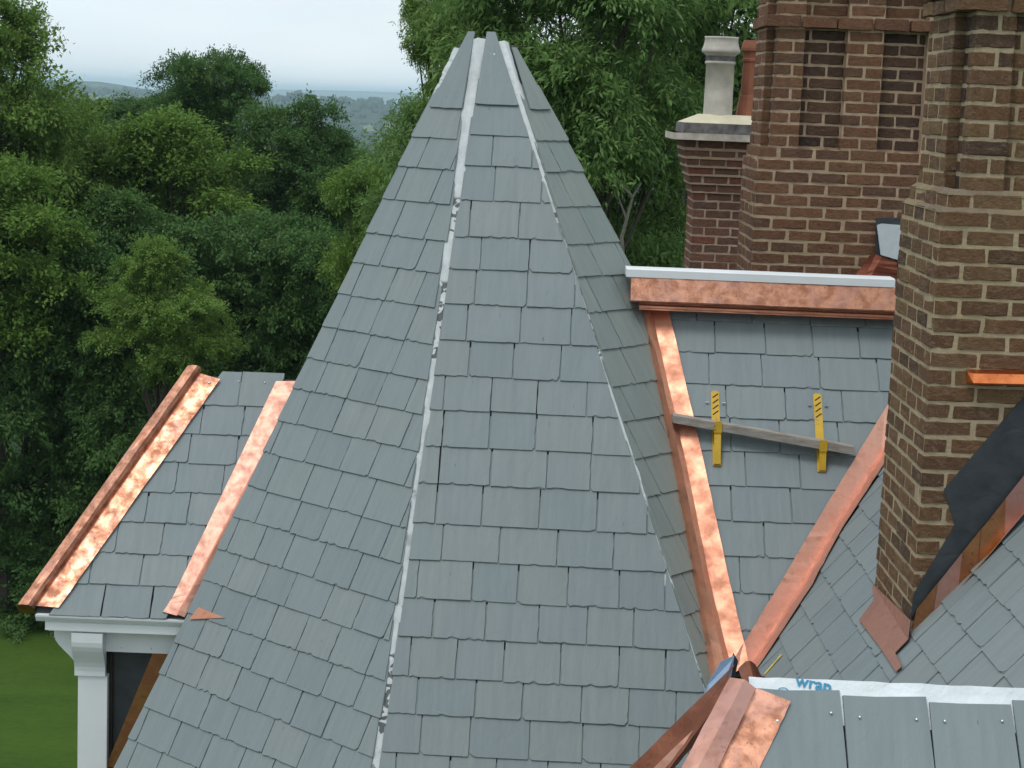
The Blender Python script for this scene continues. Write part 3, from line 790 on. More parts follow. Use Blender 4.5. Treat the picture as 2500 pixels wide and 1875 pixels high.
# ---- left wing roof -----------------------------------------------
w0 = Vector(W_EAVER)
WN, WU, WV_ = MN.copy(), MU.copy(), MV.copy()
def w_uv(p): d = Vector(p) - w0; return (d.dot(WU), d.dot(WV_))
def on_w(u, v, h=0.0): return w0 + WU * u + WV_ * v + WN * h
hipT, hipB = Vector(W_HIP[0]), Vector(W_HIP[1])
wt_v = w_uv(W_HIP[0])[1]
wtl = on_w(w_uv(hipT)[0], wt_v, -0.014); wbl = on_w(w_uv(hipB)[0], -0.0, -0.014)
wtr = on_w(w_uv(W_TOPR)[0] + 0.35, wt_v, -0.014); wbr = on_w(0.02, 0.0, -0.014)
wside = Vector((wbl.x - 0.02, wbl.y + 1.6, wbl.z))
wback = wtl + Vector((0.0, 0.9, 0.0))
WING = mesh_obj('dormer_roof', [wbl, wbr, wtr, wtl, wside, wtl + Vector((0, 0.06, -0.02)), wtr + Vector((0, 1.0, -1.2)), wtl + Vector((-0.25, 1.0, -1.2)), wbl + Vector((0.05, 0.1, -0.06)), wbr + Vector((0, 0.1, -0.06))],
                [(0, 1, 2, 3), (0, 3, 7, 4), (3, 2, 6, 7), (0, 8, 9, 1)], M['deck'], HOUSE)
tag(WING, 'small slate dormer roof with copper hip above a white cornice')
at_, ab_ = w_uv(W_APR[0]), w_uv(W_APR[1]); vt_, vb_ = w_uv(W_VALI[0]), w_uv(W_VALI[2])
regW = [extv(at_, ab_, -0.02), extv(vb_, vt_, -0.02), extv(vb_, vt_, wt_v + 0.03), extv(at_, ab_, wt_v + 0.03)]
wz = [wt_v + 0.03 - 0.265 - 0.2135 * i for i in range(0, 8)]
wrows = [(v_, 0.2135 if i else 0.265) for i, v_ in enumerate(wz) if v_ > -0.12]
slate_field(WING, w0, WU, WV_, WN, regW, wrows, random.Random(3), wr=(0.25, 0.32), margins=[(-0.3, 0), (-0.03, 0.0), (-0.002, 0.004), (-0.03, 0)])
vo = [Vector(p) for p in W_VALO]; vo[0] = vo[0] + Vector((0.14, 0, 0)); vo[1] = vo[1] + Vector((0.01, 0, 0))
vi = [Vector(p) for p in W_VALI]
vo2 = [vo[0], lerp(vo[1], vo[2], 0.62), vo[2]]
loft('copper_valley', [[p + WN * -0.012 for p in vi], vi, [lerp(a, b, 0.62) + WN * 0.016 for a, b in zip(vi, vo2)], [lerp(a, b, 0.72) + WN * 0.034 for a, b in zip(vi, vo2)], [b + WN * 0.028 for b in vo2]], M['copper_pink'], WING)
slab('copper_flap', W_FLAP, LN, 0.003, M['copper'], WING)
# copper hip: flat apron and raised roll
hip_dir = (hipB - hipT).normalized()
side = WU
loft('copper_apron', [[hipT + WN * 0.02, hipB + WN * 0.02], [Vector(W_APR[0]) + WN * 0.036, Vector(W_APR[1]) + WN * 0.036]], M['copper_mott'], WING, per=16)
roll_prof = [(0.004, 0.012), (0.0, 0.050), (-0.018, 0.066), (-0.050, 0.072), (-0.078, 0.060), (-0.088, 0.020), (-0.088, -0.06)]
hs, he = hipT - hip_dir * 0.03, hipB + hip_dir * 0.02
loft('copper_hip_roll', [[hs + WU * a + WN * b, he + WU * a + WN * b] for a, b in roll_prof], M['copper_mott'], WING, thick=0.004, per=16)
slab('roll_end', [he + WU * a + WN * b for a, b in roll_prof] + [he + WU * 0.004 - WN * 0.05], -hip_dir * -1.0, 0.004, M['copper_brown'], WING)
# apron end, nails
nail(WING, lerp(W_APR[0], hipT, 0.25) + Vector((-0.03, -0.04, -0.02)) + WN * 0.02, WN, 0.008)
for f in (0.30, 0.72):
    nail(WING, on_w(w_uv(W_APR[0])[0] + (w_uv(W_TOPR)[0] - w_uv(W_APR[0])[0]) * f, wt_v - 0.05, 0.02), WN, 0.005)

# cornice, brackets, corner board, dark panel under the wing eave
fz0, fz1 = W_FASC[0][2], W_FASC[1][2]; fx0 = W_FASC[0][0]; fyf = W_FASC[0][1]
xr = -1.62
def prof_y(name, prof, xa, xb, mat):    # profile in (y,z), extruded in x
    return prism_x(name, prof, xa, xb, mat, WING, 2, 0)
prof_y('crown_moulding', [(fyf - 0.030, fz0 - 0.004), (fyf - 0.028, fz0 - 0.016), (fyf - 0.012, fz0 - 0.040), (fyf - 0.008, fz0 - 0.046), (fyf + 0.3, fz0 - 0.046), (fyf + 0.3, fz0 - 0.004)], fx0 - 0.04, xr, M['white'])
prof_y('fascia_board', [(fyf, fz0 - 0.047), (fyf, fz1), (fyf + 0.3, fz1), (fyf + 0.3, fz0 - 0.047)], fx0 + 0.012, xr, M['white'])
fw_y = W_POST[0][1]
fzl, fzr = W_FRZ[0][2], W_FRZ[1][2]
prof_y('frieze_board', [(fw_y + 0.012, fz1 - 0.001), (fw_y + 0.012, fzl), (fw_y + 0.30, fzl), (fw_y + 0.30, fz1 - 0.001)], W_POST[0][0] + 0.005, xr, M['white'])
for xx in (-2.30, -2.12):
    nail(WING, Vector((xx, fw_y + 0.009, fzl + 0.03)), (0, -1, 0), 0.006)
post = box('corner_board', W_POST[0][0], W_POST[1][0], fw_y, fw_y + 0.2, 0.0, W_BRK[2][2] - 0.002, M['white'], WING, 0.004)
# front bracket: S-curve profile in (y,z) extruded across the board width
bz1, bz0 = W_BRK[0][2] + 0.03, W_BRK[2][2]
def s_prof(y0, zt_, zb_, out, n=10):
    pts = []
    H_ = zt_ - zb_
    for i in range(n + 1):
        f = i / n
        o_ = out * (0.5 + 0.5 * math.cos(math.pi * min(1, max(0, (f - 0.18) / 0.72))))
        pts.append((y0 - 0.012 - o_, zt_ - H_ * f))
    return pts
bp = s_prof(fw_y, bz1, bz0, 0.085)
prism_x('bracket', bp + [(fw_y + 0.02, bz0), (fw_y + 0.02, bz1)], W_BRK[0][0] - 0.004, W_BRK[1][0] + 0.006, M['white'], WING, 1, 0)
# side bracket, seen in profile on the left return
xs = W_POST[0][0]
sp_ = s_prof(0, bz1, bz0, abs(W_SBRK[0][0] - W_SBRK[1][0]) - 0.012)
pv = [(xs + p[0], fw_y + 0.03, p[1]) for p in sp_] + [(xs + 0.01, fw_y + 0.03, bz0), (xs + 0.01, fw_y + 0.03, bz1)]
slab('bracket', pv, (0, -1, 0), 0.14, M['white'], WING)
box('soffit', fx0 + 0.03, xr, fyf + 0.01, fw_y + 0.2, fz1 - 0.006, fz1 + 0.01, M['white'], WING)
box('dormer_wall', W_POST[0][0] + 0.02, xr, fw_y + 0.07, fw_y + 0.9, 0.0, fz1 - 0.002, M['black_mem'], WING)
box('trim_strip', W_POST[1][0] + 0.004, W_POST[1][0] + 0.022, fw_y + 0.045, fw_y + 0.072, 4.0, fzl - 0.004, M['slot'], WING)
# ragged membrane edge under the frieze
rg = random.Random(9); rp = [(W_POST[1][0] + 0.03, fw_y + 0.062, fzl + 0.004)]
rp2 = []
for i in range(14): rp2.append((W_POST[1][0] + 0.03 + i * 0.026, fw_y + 0.062, fzl - 0.004 - rg.uniform(0, 0.013) * (1 if 3 < i < 10 else 0.3)))
slab('membrane_edge', rp + rp2 + [(rp2[-1][0] + 0.01, fw_y + 0.062, fzl + 0.004)], (0, -1, 0), 0.003, M['membrane_grey'], WING)
# copper step flashing up the dormer wall beside the spire
a, b, c_, d_, e_ = [Vector(p) + Vector((0, 0.062, 0)) for p in W_STEP]
for i, (f0, f1) in enumerate(((0.0, 0.26), (0.24, 0.62), (0.60, 1.02))):
    off = Vector((0, -0.003 * i, 0))
    w_ = Vector((0.30, 0, 0.0))
    slab('step_flashing', [lerp(a, d_, f0) + off, lerp(a, d_, f0) + w_ + off, lerp(a, d_, f1) + w_ + off, lerp(a, d_, f1) + off], (0, -1, 0), 0.003, M['copper_brown'], WING)

# ---- bricks --------------------------------------------------------
BRICK_ME = {}
def brick_meshes(mat):
    if mat.name in BRICK_ME: return BRICK_ME[mat.name]
    out = []
    for s in range(12):
        rr = random.Random(100 + s); bm = bmesh.new()
        bmesh.ops.create_cube(bm, size=1.0)
        bmesh.ops.bevel(bm, geom=list(bm.edges), offset=0.045, segments=1, affect='EDGES')
        bmesh.ops.subdivide_edges(bm, edges=[e for e in bm.edges if abs((e.verts[0].co - e.verts[1].co).x) > 0.5], cuts=2)
        for v in bm.verts: v.co += Vector((rr.uniform(-1, 1) * 0.018, rr.uniform(-1, 1) * 0.014, rr.uniform(-1, 1) * 0.055))
        bmesh.ops.recalc_face_normals(bm, faces=bm.faces)
        me = bpy.data.meshes.new('brick'); bm.to_mesh(me); bm.free(); me.materials.append(mat); out.append(me)
    BRICK_ME[mat.name] = out
    return out

def lay_brick(parent, mat, x0, x1, y0, y1, z0, z1, rr):
    o = bpy.data.objects.new('brick', rr.choice(brick_meshes(mat)))
    COL.objects.link(o); o.parent = parent
    o.location = ((x0 + x1) / 2 + rr.uniform(-.003, .003), (y0 + y1) / 2 + rr.uniform(-.002, .002), (z0 + z1) / 2 + rr.uniform(-.0022, .0022))
    o.scale = (x1 - x0, y1 - y0, z1 - z0)
    o.rotation_euler = (0, rr.uniform(-.006, .006), rr.uniform(-.006, .006))
    return o

def runs(a, b, start, L, j):
    """brick intervals covering a..b with the bond starting at start"""
    x = start; out = []
    while x < b - 1e-6:
        x0, x1 = max(a, x), min(b, x + L - j)
        if x1 - x0 > 0.025: out.append((x0, x1))
        x += L
    return out

def brick_shaft(parent, mat, x0, x1, y0, y1, zs, course, jt, rr, L=0.225, W=0.105, panels=(), pdepth=0.035, side=True, even0=0, xmax=None, notch=None, header=(), shade_panels=0):
    """courses at heights zs (bottom of each). front face at y0 (toward viewer), left face at x0."""
    for ci, z in enumerate(zs):
        even = (ci + even0) % 2 == 0
        za, zb = z + jt, z + course
        fx0 = x0 + (notch[0] if notch else 0)
        sy0 = y0 + (notch[1] if notch else 0)
        # front
        if notch or even: fs = fx0
        else: fs = fx0 + W + jt
        segs = []; cur = fs
        for (pa, pb) in panels:
            segs += [(cur, pa, 0.0), (pa, pb, pdepth)]; cur = pb
        segs.append((cur, x1, 0.0))
        for (a, b, d) in segs:
            b2 = min(b, xmax) if xmax else b
            if b2 - a < 0.03: continue
            for (p, q) in runs(a, b2, fs - (0 if even else L * 0.5 if notch else 0), L, jt):
                if ci in header and q - p > 0.15:
                    lay_brick(parent, mat, p, (p + q) / 2 - jt / 2, y0 + d, y0 + d + W, za, zb, rr)
                    lay_brick(parent, mat, (p + q) / 2 + jt / 2, q, y0 + d, y0 + d + W, za, zb, rr)
                else:
                    lay_brick(parent, (M['brick_soot_shade'] if (ci >= len(zs) - 1 or rr.random() < 0.12) else M['brick_panel']) if (d and shade_panels) else mat, p, q, y0 + d, y0 + d + W, za, zb, rr)  # panel bricks coloured darker for recess shade, darkest in the top course
        # left side
        if side:
            ss = sy0 + (0 if (notch or not even) else W + jt)
            for (p, q) in runs(ss, y1, ss - (0 if (even or not notch) else L * 0.5), L, jt):
                lay_brick(parent, mat, x0, x0 + W, p, q, za, zb, rr)
            if notch:   # re-entrant faces of the notch, their shade painted as dark brick
                lay_brick(parent, M['brick_soot_shade'], x0 + notch[0] + 0.004, x0 + notch[0] + W, y0 + W + jt, y0 + W + 0.18, za, zb, rr)

def back_bricks(parent, mat, x0, x1, y1, zs, course, jt, y0, L=0.225, W=0.1, rear=True):
    """right and rear sides of a shaft, joined (not seen in the picture)"""
    bm = bmesh.new()
    for ci, z in enumerate(zs):
        for (p, q) in runs(x0 - 0.002, x1, x0 - (L / 2 if ci % 2 else 0), L, jt): bm_box(bm, p, q, y0, y0 + 0.06, z + jt, z + course)
        if not rear: continue
        for (p, q) in runs(x0, x1, x0 - (L / 2 if ci % 2 else 0), L, jt): bm_box(bm, p, q, y1 - 0.05, y1 + 0.004, z + jt, z + course)
        for (p, q) in runs(y0 + 0.11, y1 - 0.06, y0 + 0.11 - (L / 2 if ci % 2 else 0), L, jt): bm_box(bm, x1 - 0.05, x1 + 0.004, p, q, z + jt, z + course)
    tag(bm_obj('rear_brickwork', bm, mat, parent), kind='stuff')

# near chimney
nx, ny = CC[0], CC[1]
nyb = N_BACK[1][1]; nxr = nx + 1.25
NC = 0.0772; NJ = 0.0155
z_low = CC[2] - 0.16
n_low = int(round((11.585 - z_low) / NC)); z_s1 = z_low + n_low * NC
z_s2 = z_s1 + NC
n_up = int((12.51 - z_s2) / NC); z_band = z_s2 + n_up * NC
st = 0.030; ins = 0.004
bm = bmesh.new()
bm_box(bm, nx + ins, nxr - ins, ny + ins, nyb - ins, z_low - 1.0, z_s1 - 0.001)
bm_box(bm, nx + st + ins, nxr - st - ins, ny + st + ins, nyb - st - ins, z_s1 - 0.02, z_s2 - 0.001)
bm_box(bm, nx + 2*st + 0.056, nxr - 2*st - ins, ny + 2*st + 0.042, nyb - 2*st - ins, z_s2 - 0.02, z_band + 0.5)
bm_box(bm, nx + 2*st + ins + 0.048, N_EDGE[2][0] - 0.004, ny + 2*st + ins, ny + 2*st + 0.06, z_s2 - 0.02, z_band + 0.4)
bm_box(bm, nx + 2*st + ins, nx + 2*st + 0.06, ny + 2*st + ins + 0.21, nyb - 2*st - 0.06, z_s2 - 0.02, z_band + 0.4)
NEAR = bm_obj('brick_chimney', bm, M['mortar_near'], HOUSE)
tag(NEAR, 'nearest brown brick chimney with black membrane and orange flashing on its front')
rn = random.Random(41)
brick_shaft(NEAR, M['brick_near'], nx, nxr, ny, nyb, [z_low + i * NC for i in range(n_low)], NC, NJ, rn, xmax=nx + 0.72)
brick_shaft(NEAR, M['brick_near'], nx + st, nxr - st, ny + st, nyb - st, [z_s1], NC, NJ, rn, even0=n_low % 2, xmax=nx + 0.72)
pan_n = (N_EDGE[2][0] - 0.0, N_EDGE[2][0] + 0.26)
brick_shaft(NEAR, M['brick_near'], nx + 2*st, nxr - 2*st, ny + 2*st, nyb - 2*st, [z_s2 + i * NC for i in range(n_up)], NC, NJ, rn, even0=(n_low + 1) % 2, xmax=nx + 0.60, notch=(0.048, 0.20), panels=(pan_n,))
bx = nx + 2*st - 0.03
brick_shaft(NEAR, M['brick_near'], bx, nxr - 2*st + 0.03, ny + 2*st - 0.03, nyb - 2*st + 0.03, [z_band, z_band + NC], NC, NJ, rn, xmax=nx + 0.62)
bm = bmesh.new()   # coping above the picture
bm_box(bm, bx - 0.03, nxr + 0.0, ny + 0.0, nyb, z_band + 2 * NC, z_band + 0.42, 0.02)
bm_obj('chimney_cap', bm, M['stone'], NEAR)
back_bricks(NEAR, M['brick_near'], nx + 0.60, nxr - 2*st, nyb - 2*st, [z_s2 + i * NC for i in range(n_up)], NC, NJ, ny + 2*st)
back_bricks(NEAR, M['brick_near'], nx + 0.73, nxr, nyb, [z_low + i * NC for i in range(n_low)], NC, NJ, ny)
# mortar ledges on the two set-offs
for (o_, z_) in ((0, z_s1), (st, z_s2)):
    lx, ly = nx + o_, ny + o_
    w_ = st + 0.004
    mesh_obj('weathering', [(lx, ly, z_ - 0.004), (nxr - o_, ly, z_ - 0.004), (nxr - o_, ly + w_, z_ + 0.022), (lx + w_, ly + w_, z_ + 0.022), (lx, nyb - o_, z_ - 0.004), (lx + w_, nyb - o_, z_ + 0.022)],
             [(0, 1, 2, 3), (0, 3, 5, 4)], M['mortar_dark'], NEAR)

# black membrane turned up on the chimney front, and step flashing
slab('underlayment', [Vector(p) for p in N_MEMB[:5]] + [Vector(N_MEMB[5]), Vector(N_MEMB[5]) + Vector((0.5, 0, 0.6)), Vector(N_MEMB[0]) + Vector((0.5, 0, 0.6))], (0, -1, 0), 0.010, M['black_mem'], NEAR)
sa, sb, sc_, sd = [Vector(p) for p in N_STEPF]
run = (sd - sb)
nst = 5
for i in range(nst):
    f0, f1 = i / nst, (i + 1.12) / nst
    off = Vector((0, -0.004 * (i % 2) - 0.002 * i, 0.0))
    p0, p1 = lerp(sa, sc_, f0) + off, lerp(sa, sc_, f1) + off
    q0, q1 = lerp(sb, sd, f0) + off, lerp(sb, sd, f1) + off
    q0 += (q0 - p0) * 0.25; q1 += (q1 - p1) * 0.25
    m_ = M['copper_brown'] if i % 2 else M['copper_orange'] if i == 3 else M['copper_dull']
    o = mesh_obj('step_flashing', [p0, p1, q1, q0, q1 + Vector((-0.02, -0.05, -0.004)), q0 + Vector((-0.02, -0.05, -0.004))], [(0, 1, 2, 3), (3, 2, 4, 5)], M['copper_brown'] if i not in (1, 4) else M['copper_dull'], NEAR)
    md = o.modifiers.new('thick', 'SOLIDIFY'); md.thickness = 0.003
# front apron (copper) at the foot of the left face
fl = [Vector(p) for p in N_FL]
o = mesh_obj('copper_apron', [fl[0], fl[1], fl[3], fl[2], fl[4], fl[5], fl[6], fl[7], fl[8]], [(0, 1, 2, 3), (3, 2, 8, 7, 6, 5, 4)], M['copper_dull'], NEAR)
md = o.modifiers.new('thick', 'SOLIDIFY'); md.thickness = 0.003
# the apron: an upstand on the left face, a flat on the slope and a turned-in return round the corner
zc = lambda y, x: vb0.z + (x - vb0.x) * math.tan(slC)
# counter flashing let into a joint on the front
ca, cb2, cc2 = Vector(N_COUNTER[0]), Vector(N_COUNTER[1]), Vector(N_COUNTER[2])
zc0 = ca.z - 0.006
bm = bmesh.new()
pr = [(0.0, 0.012), (-0.045, 0.0), (-0.060, -0.040), (-0.052, -0.048), (-0.030, -0.034), (0.0, -0.05)]
for s, xx in enumerate((ca.x, ca.x + 0.02, ca.x + 0.72)):
    for (dy, dz) in pr: bm.verts.new((xx, ny + dy * (0.35 if s == 0 else 1), zc0 + dz + (xx - ca.x) * 0.02))
bm.verts.ensure_lookup_table(); kk = len(pr)
for s in range(2):
    for j in range(kk - 1): bm.faces.new([bm.verts[s*kk+j], bm.verts[s*kk+j+1], bm.verts[(s+1)*kk+j+1], bm.verts[(s+1)*kk+j]])
bm.faces.new([bm.verts[j] for j in range(kk)])
bm_obj('counter_flashing', bm, M['copper_orange'], NEAR)

# far chimney ---------------------------------------------------------
FCc = 0.0735; FJ = 0.0145
fx, fyy = F_C[0][0], 11.9; fyb = 12.70; fxr = fx + 1.55
z0f = 10.30; zst = F_PZ[3][2]
nf_low = int(round((zst - z0f) / FCc)); z0f = zst - nf_low * FCc
bandz = F_PZ[0][2]; nf_up = int(round((bandz - (zst + FCc)) / FCc)); zup = zst + FCc; z_fb = zup + nf_up * FCc
s1, s2 = 0.020, 0.040
bm = bmesh.new()
bm_box(bm, fx + ins, fxr - ins, fyy + ins, fyb - ins, z0f - 1.2, zst - 0.001)
bm_box(bm, fx + s1 + ins, fxr - s1 - ins, fyy + s1 + ins, fyb - s1 - ins, zst - 0.02, zup - 0.001)
bm_box(bm, fx + s2 + 0.052, fxr - s2 - ins, fyy + s2 + 0.065, fyb - s2 - ins, zup - 0.02, z_fb + 0.9)
FAR = bm_obj('brick_chimney', bm, M['mortar_far'], HOUSE)
tag(FAR, 'broad red brown brick chimney with recessed panels behind the copper ridge')
rf = random.Random(77)
brick_shaft(FAR, M['brick_far'], fx, fxr, fyy, fyb, [z0f + i * FCc for i in range(nf_low)], FCc, FJ, rf, xmax=fx + 1.05)
brick_shaft(FAR, M['brick_far'], fx + s1, fxr - s1, fyy + s1, fyb - s1, [zst], FCc, FJ, rf, even0=1, xmax=fx + 1.05)
pans = ((F_PAN[0][0], F_PAN[1][0]), (F_PAN[2][0], F_PAN[3][0]))
# vertical mortar fillets beside the piers and the mortar face behind the piers
piers = []
cur = fx + s2 + 0.045
for (pa, pb) in pans:
    piers.append((cur, pa)); cur = pb
piers.append((cur, fxr - s2))
bm = bmesh.new()
for (a, b) in piers: bm_box(bm, a + 0.008, b - 0.002, fyy + s2 + ins, fyy + s2 + 0.075, zup, z_fb + 0.3)
bm_box(bm, fx + s2 + ins, fx + s2 + 0.055, fyy + s2 + 0.20, fyb - s2 - 0.01, zup, z_fb + 0.3)
bm_obj('pier_mortar', bm, M['mortar_far'], FAR)
brick_shaft(FAR, M['brick_far'], fx + s2, fxr - s2, fyy + s2, fyb - s2, [zup + i * FCc for i in range(nf_up)], FCc, FJ, rf, even0=1, xmax=fx + 1.05, notch=(0.045, 0.19), panels=pans, pdepth=0.060, shade_panels=4)
brick_shaft(FAR, M['brick_far'], fx + s2 - 0.028, fxr - s2, fyy + s2 - 0.028, fyb - s2, [z_fb], FCc * 1.15, FJ, rf, even0=0, xmax=fx + 1.05)
zz2 = z_fb + FCc * 1.15
brick_shaft(FAR, M['brick_far'], fx + s2, fxr - s2, fyy + s2, fyb - s2, [zz2 + i * FCc for i in range(4)], FCc, FJ, rf, even0=0, xmax=fx + 1.05, notch=(0.045, 0.19), panels=pans, pdepth=0.060)
bm = bmesh.new(); bm_box(bm, fx - 0.02, fxr, fyy - 0.02, fyb, zz2 + 4 * FCc, zz2 + 4 * FCc + 0.2, 0.02)
bm_obj('chimney_cap', bm, M['stone'], FAR)
back_bricks(FAR, M['brick_far'], fx + 1.06, fxr - s2, fyb - s2, [zup + i * FCc for i in range(nf_up)], FCc, FJ, fyy + s2)
back_bricks(FAR, M['brick_far'], fx + 1.06, fxr, fyb, [z0f + i * FCc for i in range(nf_low)], FCc, FJ, fyy)
# membrane patch and red flashing between the chimneys
slab('membrane_patch', [F_MEMB[0], Vector(F_MEMB[0]) + Vector((0.03, -0.004, 0.012)), Vector(F_MEMB[1]) + Vector((0.06, 0, 0)), Vector(F_MEMB[3]) + Vector((0.06, 0, -0.02)), F_MEMB[2]], (0, -1, 0), 0.012, M['membrane_grey'], FAR)
slab('dark_membrane', [Vector(F_MEMB[0]) + Vector((-0.006, 0.02, 0.045)), Vector(F_MEMB[1]) + Vector((0.06, 0.02, 0.05)), Vector(F_MEMB[3]) + Vector((0.06, 0.02, 0)), Vector(F_MEMB[2]) + Vector((-0.03, 0.02, 0))], (0, -1, 0), 0.01, M['black_mem'], FAR)
fr = [Vector(p) for p in F_RED]
loft('copper_saddle', [[fr[0] + Vector((-0.05, 0.05, -0.1)), fr[1] + Vector((-0.02, 0.05, 0))], [fr[0] + Vector((0.02, 0, -0.1)), fr[1]], [fr[0] + Vector((0.05, -0.01, -0.1)), fr[1] + Vector((0.035, -0.01, -0.01))], [fr[3] + Vector((0, 0, -0.1)), fr[2]]], M['copper_red'], FAR)

# small chimney with two pots ----------------------------------------
SCc = 0.0715; SJ = 0.013
sx, sy, sxr, syb = S_C[0][0] - 0.005, 15.6, 2.30, 16.15
zc_ = S_COR[0][2]; nlow = 20; z0s = zc_ - nlow * SCc
bm = bmesh.new()
bm_box(bm, sx + ins, sxr - ins, sy + ins, syb - ins, z0s - 2.5, zc_)
ztop = S_TOP[3][2]
for i in range(7):
    e = 0.019 * (i + 1) if i < 5 else 0.105 - 0.005 * (i - 5)
    bm_box(bm, sx - e + ins, sxr, sy - e + ins, syb + e - ins, zc_ + i * SCc - 0.002 * i, zc_ + (i + 1) * SCc)
SMALL = bm_obj('brick_chimney', bm, M['mortar_small'], HOUSE)
tag(SMALL, 'small corbelled red brick chimney carrying a cream pot and a terracotta pot')
rs = random.Random(61)
brick_shaft(SMALL, M['brick_small'], sx, sxr, sy, syb, [z0s + i * SCc for i in range(nlow)], SCc, SJ, rs, xmax=sx + 0.60, L=0.215, W=0.1)
zt_s = zc_
for i in range(6):
    e = 0.019 * (i + 1) if i < 5 else 0.105
    if zt_s + SCc > ztop + 0.03: break
    brick_shaft(SMALL, M['brick_small'], sx - e, sxr, sy - e, syb + e, [zt_s], SCc, SJ, rs, even0=i, xmax=sx + 0.60, L=0.215, W=0.1)
    zt_s += SCc
# stone weathering slab, stained plinth, mortar flaunching
sl0 = S_TOP[2][0]; zA = zt_s + 0.004; zB = S_TOP[2][2]; zC = S_TOP[0][2]; zD = S_TOP[1][2]
def frustum(name, xa, ya, yb, z0, xa2, ya2, yb2, z1, mat, xb=2.32):
    v = [(xa, ya, z0), (xb, ya, z0), (xb, yb, z0), (xa, yb, z0), (xa2, ya2, z1), (xb, ya2, z1), (xb, yb2, z1), (xa2, yb2, z1)]
    return mesh_obj(name, v, [(3,2,1,0),(4,5,6,7),(0,1,5,4),(1,2,6,5),(2,3,7,6),(3,0,4,7)], mat, SMALL)
e0 = sx - sl0
zB = max(zB, zA + 0.02)
frustum('stone_slab', sl0, sy - e0, syb + e0, zA, sl0, sy - e0, syb + e0, zB, M['stone'])
frustum('stone_weathering', sl0, sy - e0, syb + e0, zB, sl0 + 0.075, sy - e0 + 0.075, syb + e0 - 0.075, zC + 0.005, M['flaunch'])
px0 = S_TOP[0][0]
frustum('stone_plinth', px0, sy - (sx - px0), syb + (sx - px0), zC + 0.005, px0 + 0.006, sy - (sx - px0) + 0.006, syb + (sx - px0) - 0.006, zD, M['stone_dark'])
frustum('mortar_flaunching', px0 + 0.012, sy - 0.09, syb + 0.09, zD, px0 + 0.17, sy + 0.10, syb - 0.10, zD + 0.072, M['flaunch'])

def lathe(name, prof, cx_, cy_, mat, parent, seg=28, square=False):
    verts = []; faces = []; n = len(prof); sg = 8 if square else seg
    for s in range(sg):
        a = 2 * math.pi * s / sg + (math.pi / 8 if square else 0)
        for (r_, z) in prof: verts.append((cx_ + r_ * math.cos(a), cy_ + r_ * math.sin(a), z))
    for s in range(sg):
        t_ = (s + 1) % sg
        for j in range(n - 1): faces.append((s*n+j, t_*n+j, t_*n+j+1, s*n+j+1))
    o = mesh_obj(name, verts, faces, mat, parent, not square)
    return o
zp0, zp1 = S_POT[0][2] - 0.01, S_POT[1][2]
pr_ = (S_POT[3][0] - S_POT[2][0]) / 2; pcx = (S_POT[3][0] + S_POT[2][0]) / 2 - 0.01; pcy = sy + 0.20
H_ = zp1 - zp0
pot = lathe('chimney_pot', [(pr_ * 1.03, zp0 - 0.02), (pr_ * 1.0, zp0 + 0.03), (pr_ * 0.98, zp0 + H_ * 0.30), (pr_ * 0.975, zp0 + H_ * 0.66), (pr_ * 1.05, zp0 + H_ * 0.665), (pr_ * 1.06, zp0 + H_ * 0.69),
                     (pr_ * 1.02, zp0 + H_ * 0.695), (pr_ * 1.03, zp0 + H_ * 0.77), (pr_ * 1.12, zp0 + H_ * 0.785), (pr_ * 1.30, zp0 + H_ * 0.805), (pr_ * 1.34, zp0 + H_ * 0.83), (pr_ * 1.26, zp0 + H_ * 0.86), (pr_ * 1.17, zp0 + H_ * 0.92),
                     (pr_ * 1.14, zp0 + H_ * 0.972), (pr_ * 1.17, zp0 + H_ * 0.98), (pr_ * 1.17, zp1), (pr_ * 0.95, zp1), (pr_ * 0.9, zp0 + H_ * 0.5)], pcx, pcy, M['pot_cream'], SMALL)
tag(pot, 'cream stone chimney pot with moulded rim')
lathe('soot_band', [(pr_ * 1.023, zp0 + H_ * 0.70), (pr_ * 1.036, zp0 + H_ * 0.765)], pcx, pcy, M['stone_dark'], pot)
rx_, ry_ = S_RED[0][0] + 0.055, sy + 0.32
zr0, zr1 = S_RED[0][2] - 0.02, S_RED[1][2]; Hr = zr1 - zr0; r0 = 0.118
pot2 = lathe('chimney_pot', [(r0 * 1.06, zr0), (r0 * 1.0, zr0 + Hr * 0.10), (r0 * 0.86, zr0 + Hr * 0.27), (r0 * 0.80, zr0 + Hr * 0.285), (r0 * 0.72, zr0 + Hr * 0.72), (r0 * 0.79, zr0 + Hr * 0.725), (r0 * 0.79, zr0 + Hr * 0.76), (r0 * 0.74, zr0 + Hr * 0.77),
                      (r0 * 0.76, zr0 + Hr * 0.84), (r0 * 0.92, zr0 + Hr * 0.865), (r0 * 0.92, zr0 + Hr * 0.90), (r0 * 0.76, zr1), (r0 * 0.6, zr1), (r0 * 0.6, zr0 + Hr * 0.5)], rx_, ry_, M['pot_red'], SMALL, square=True)
tag(pot2, 'terracotta chimney pot with eight sided shaft')

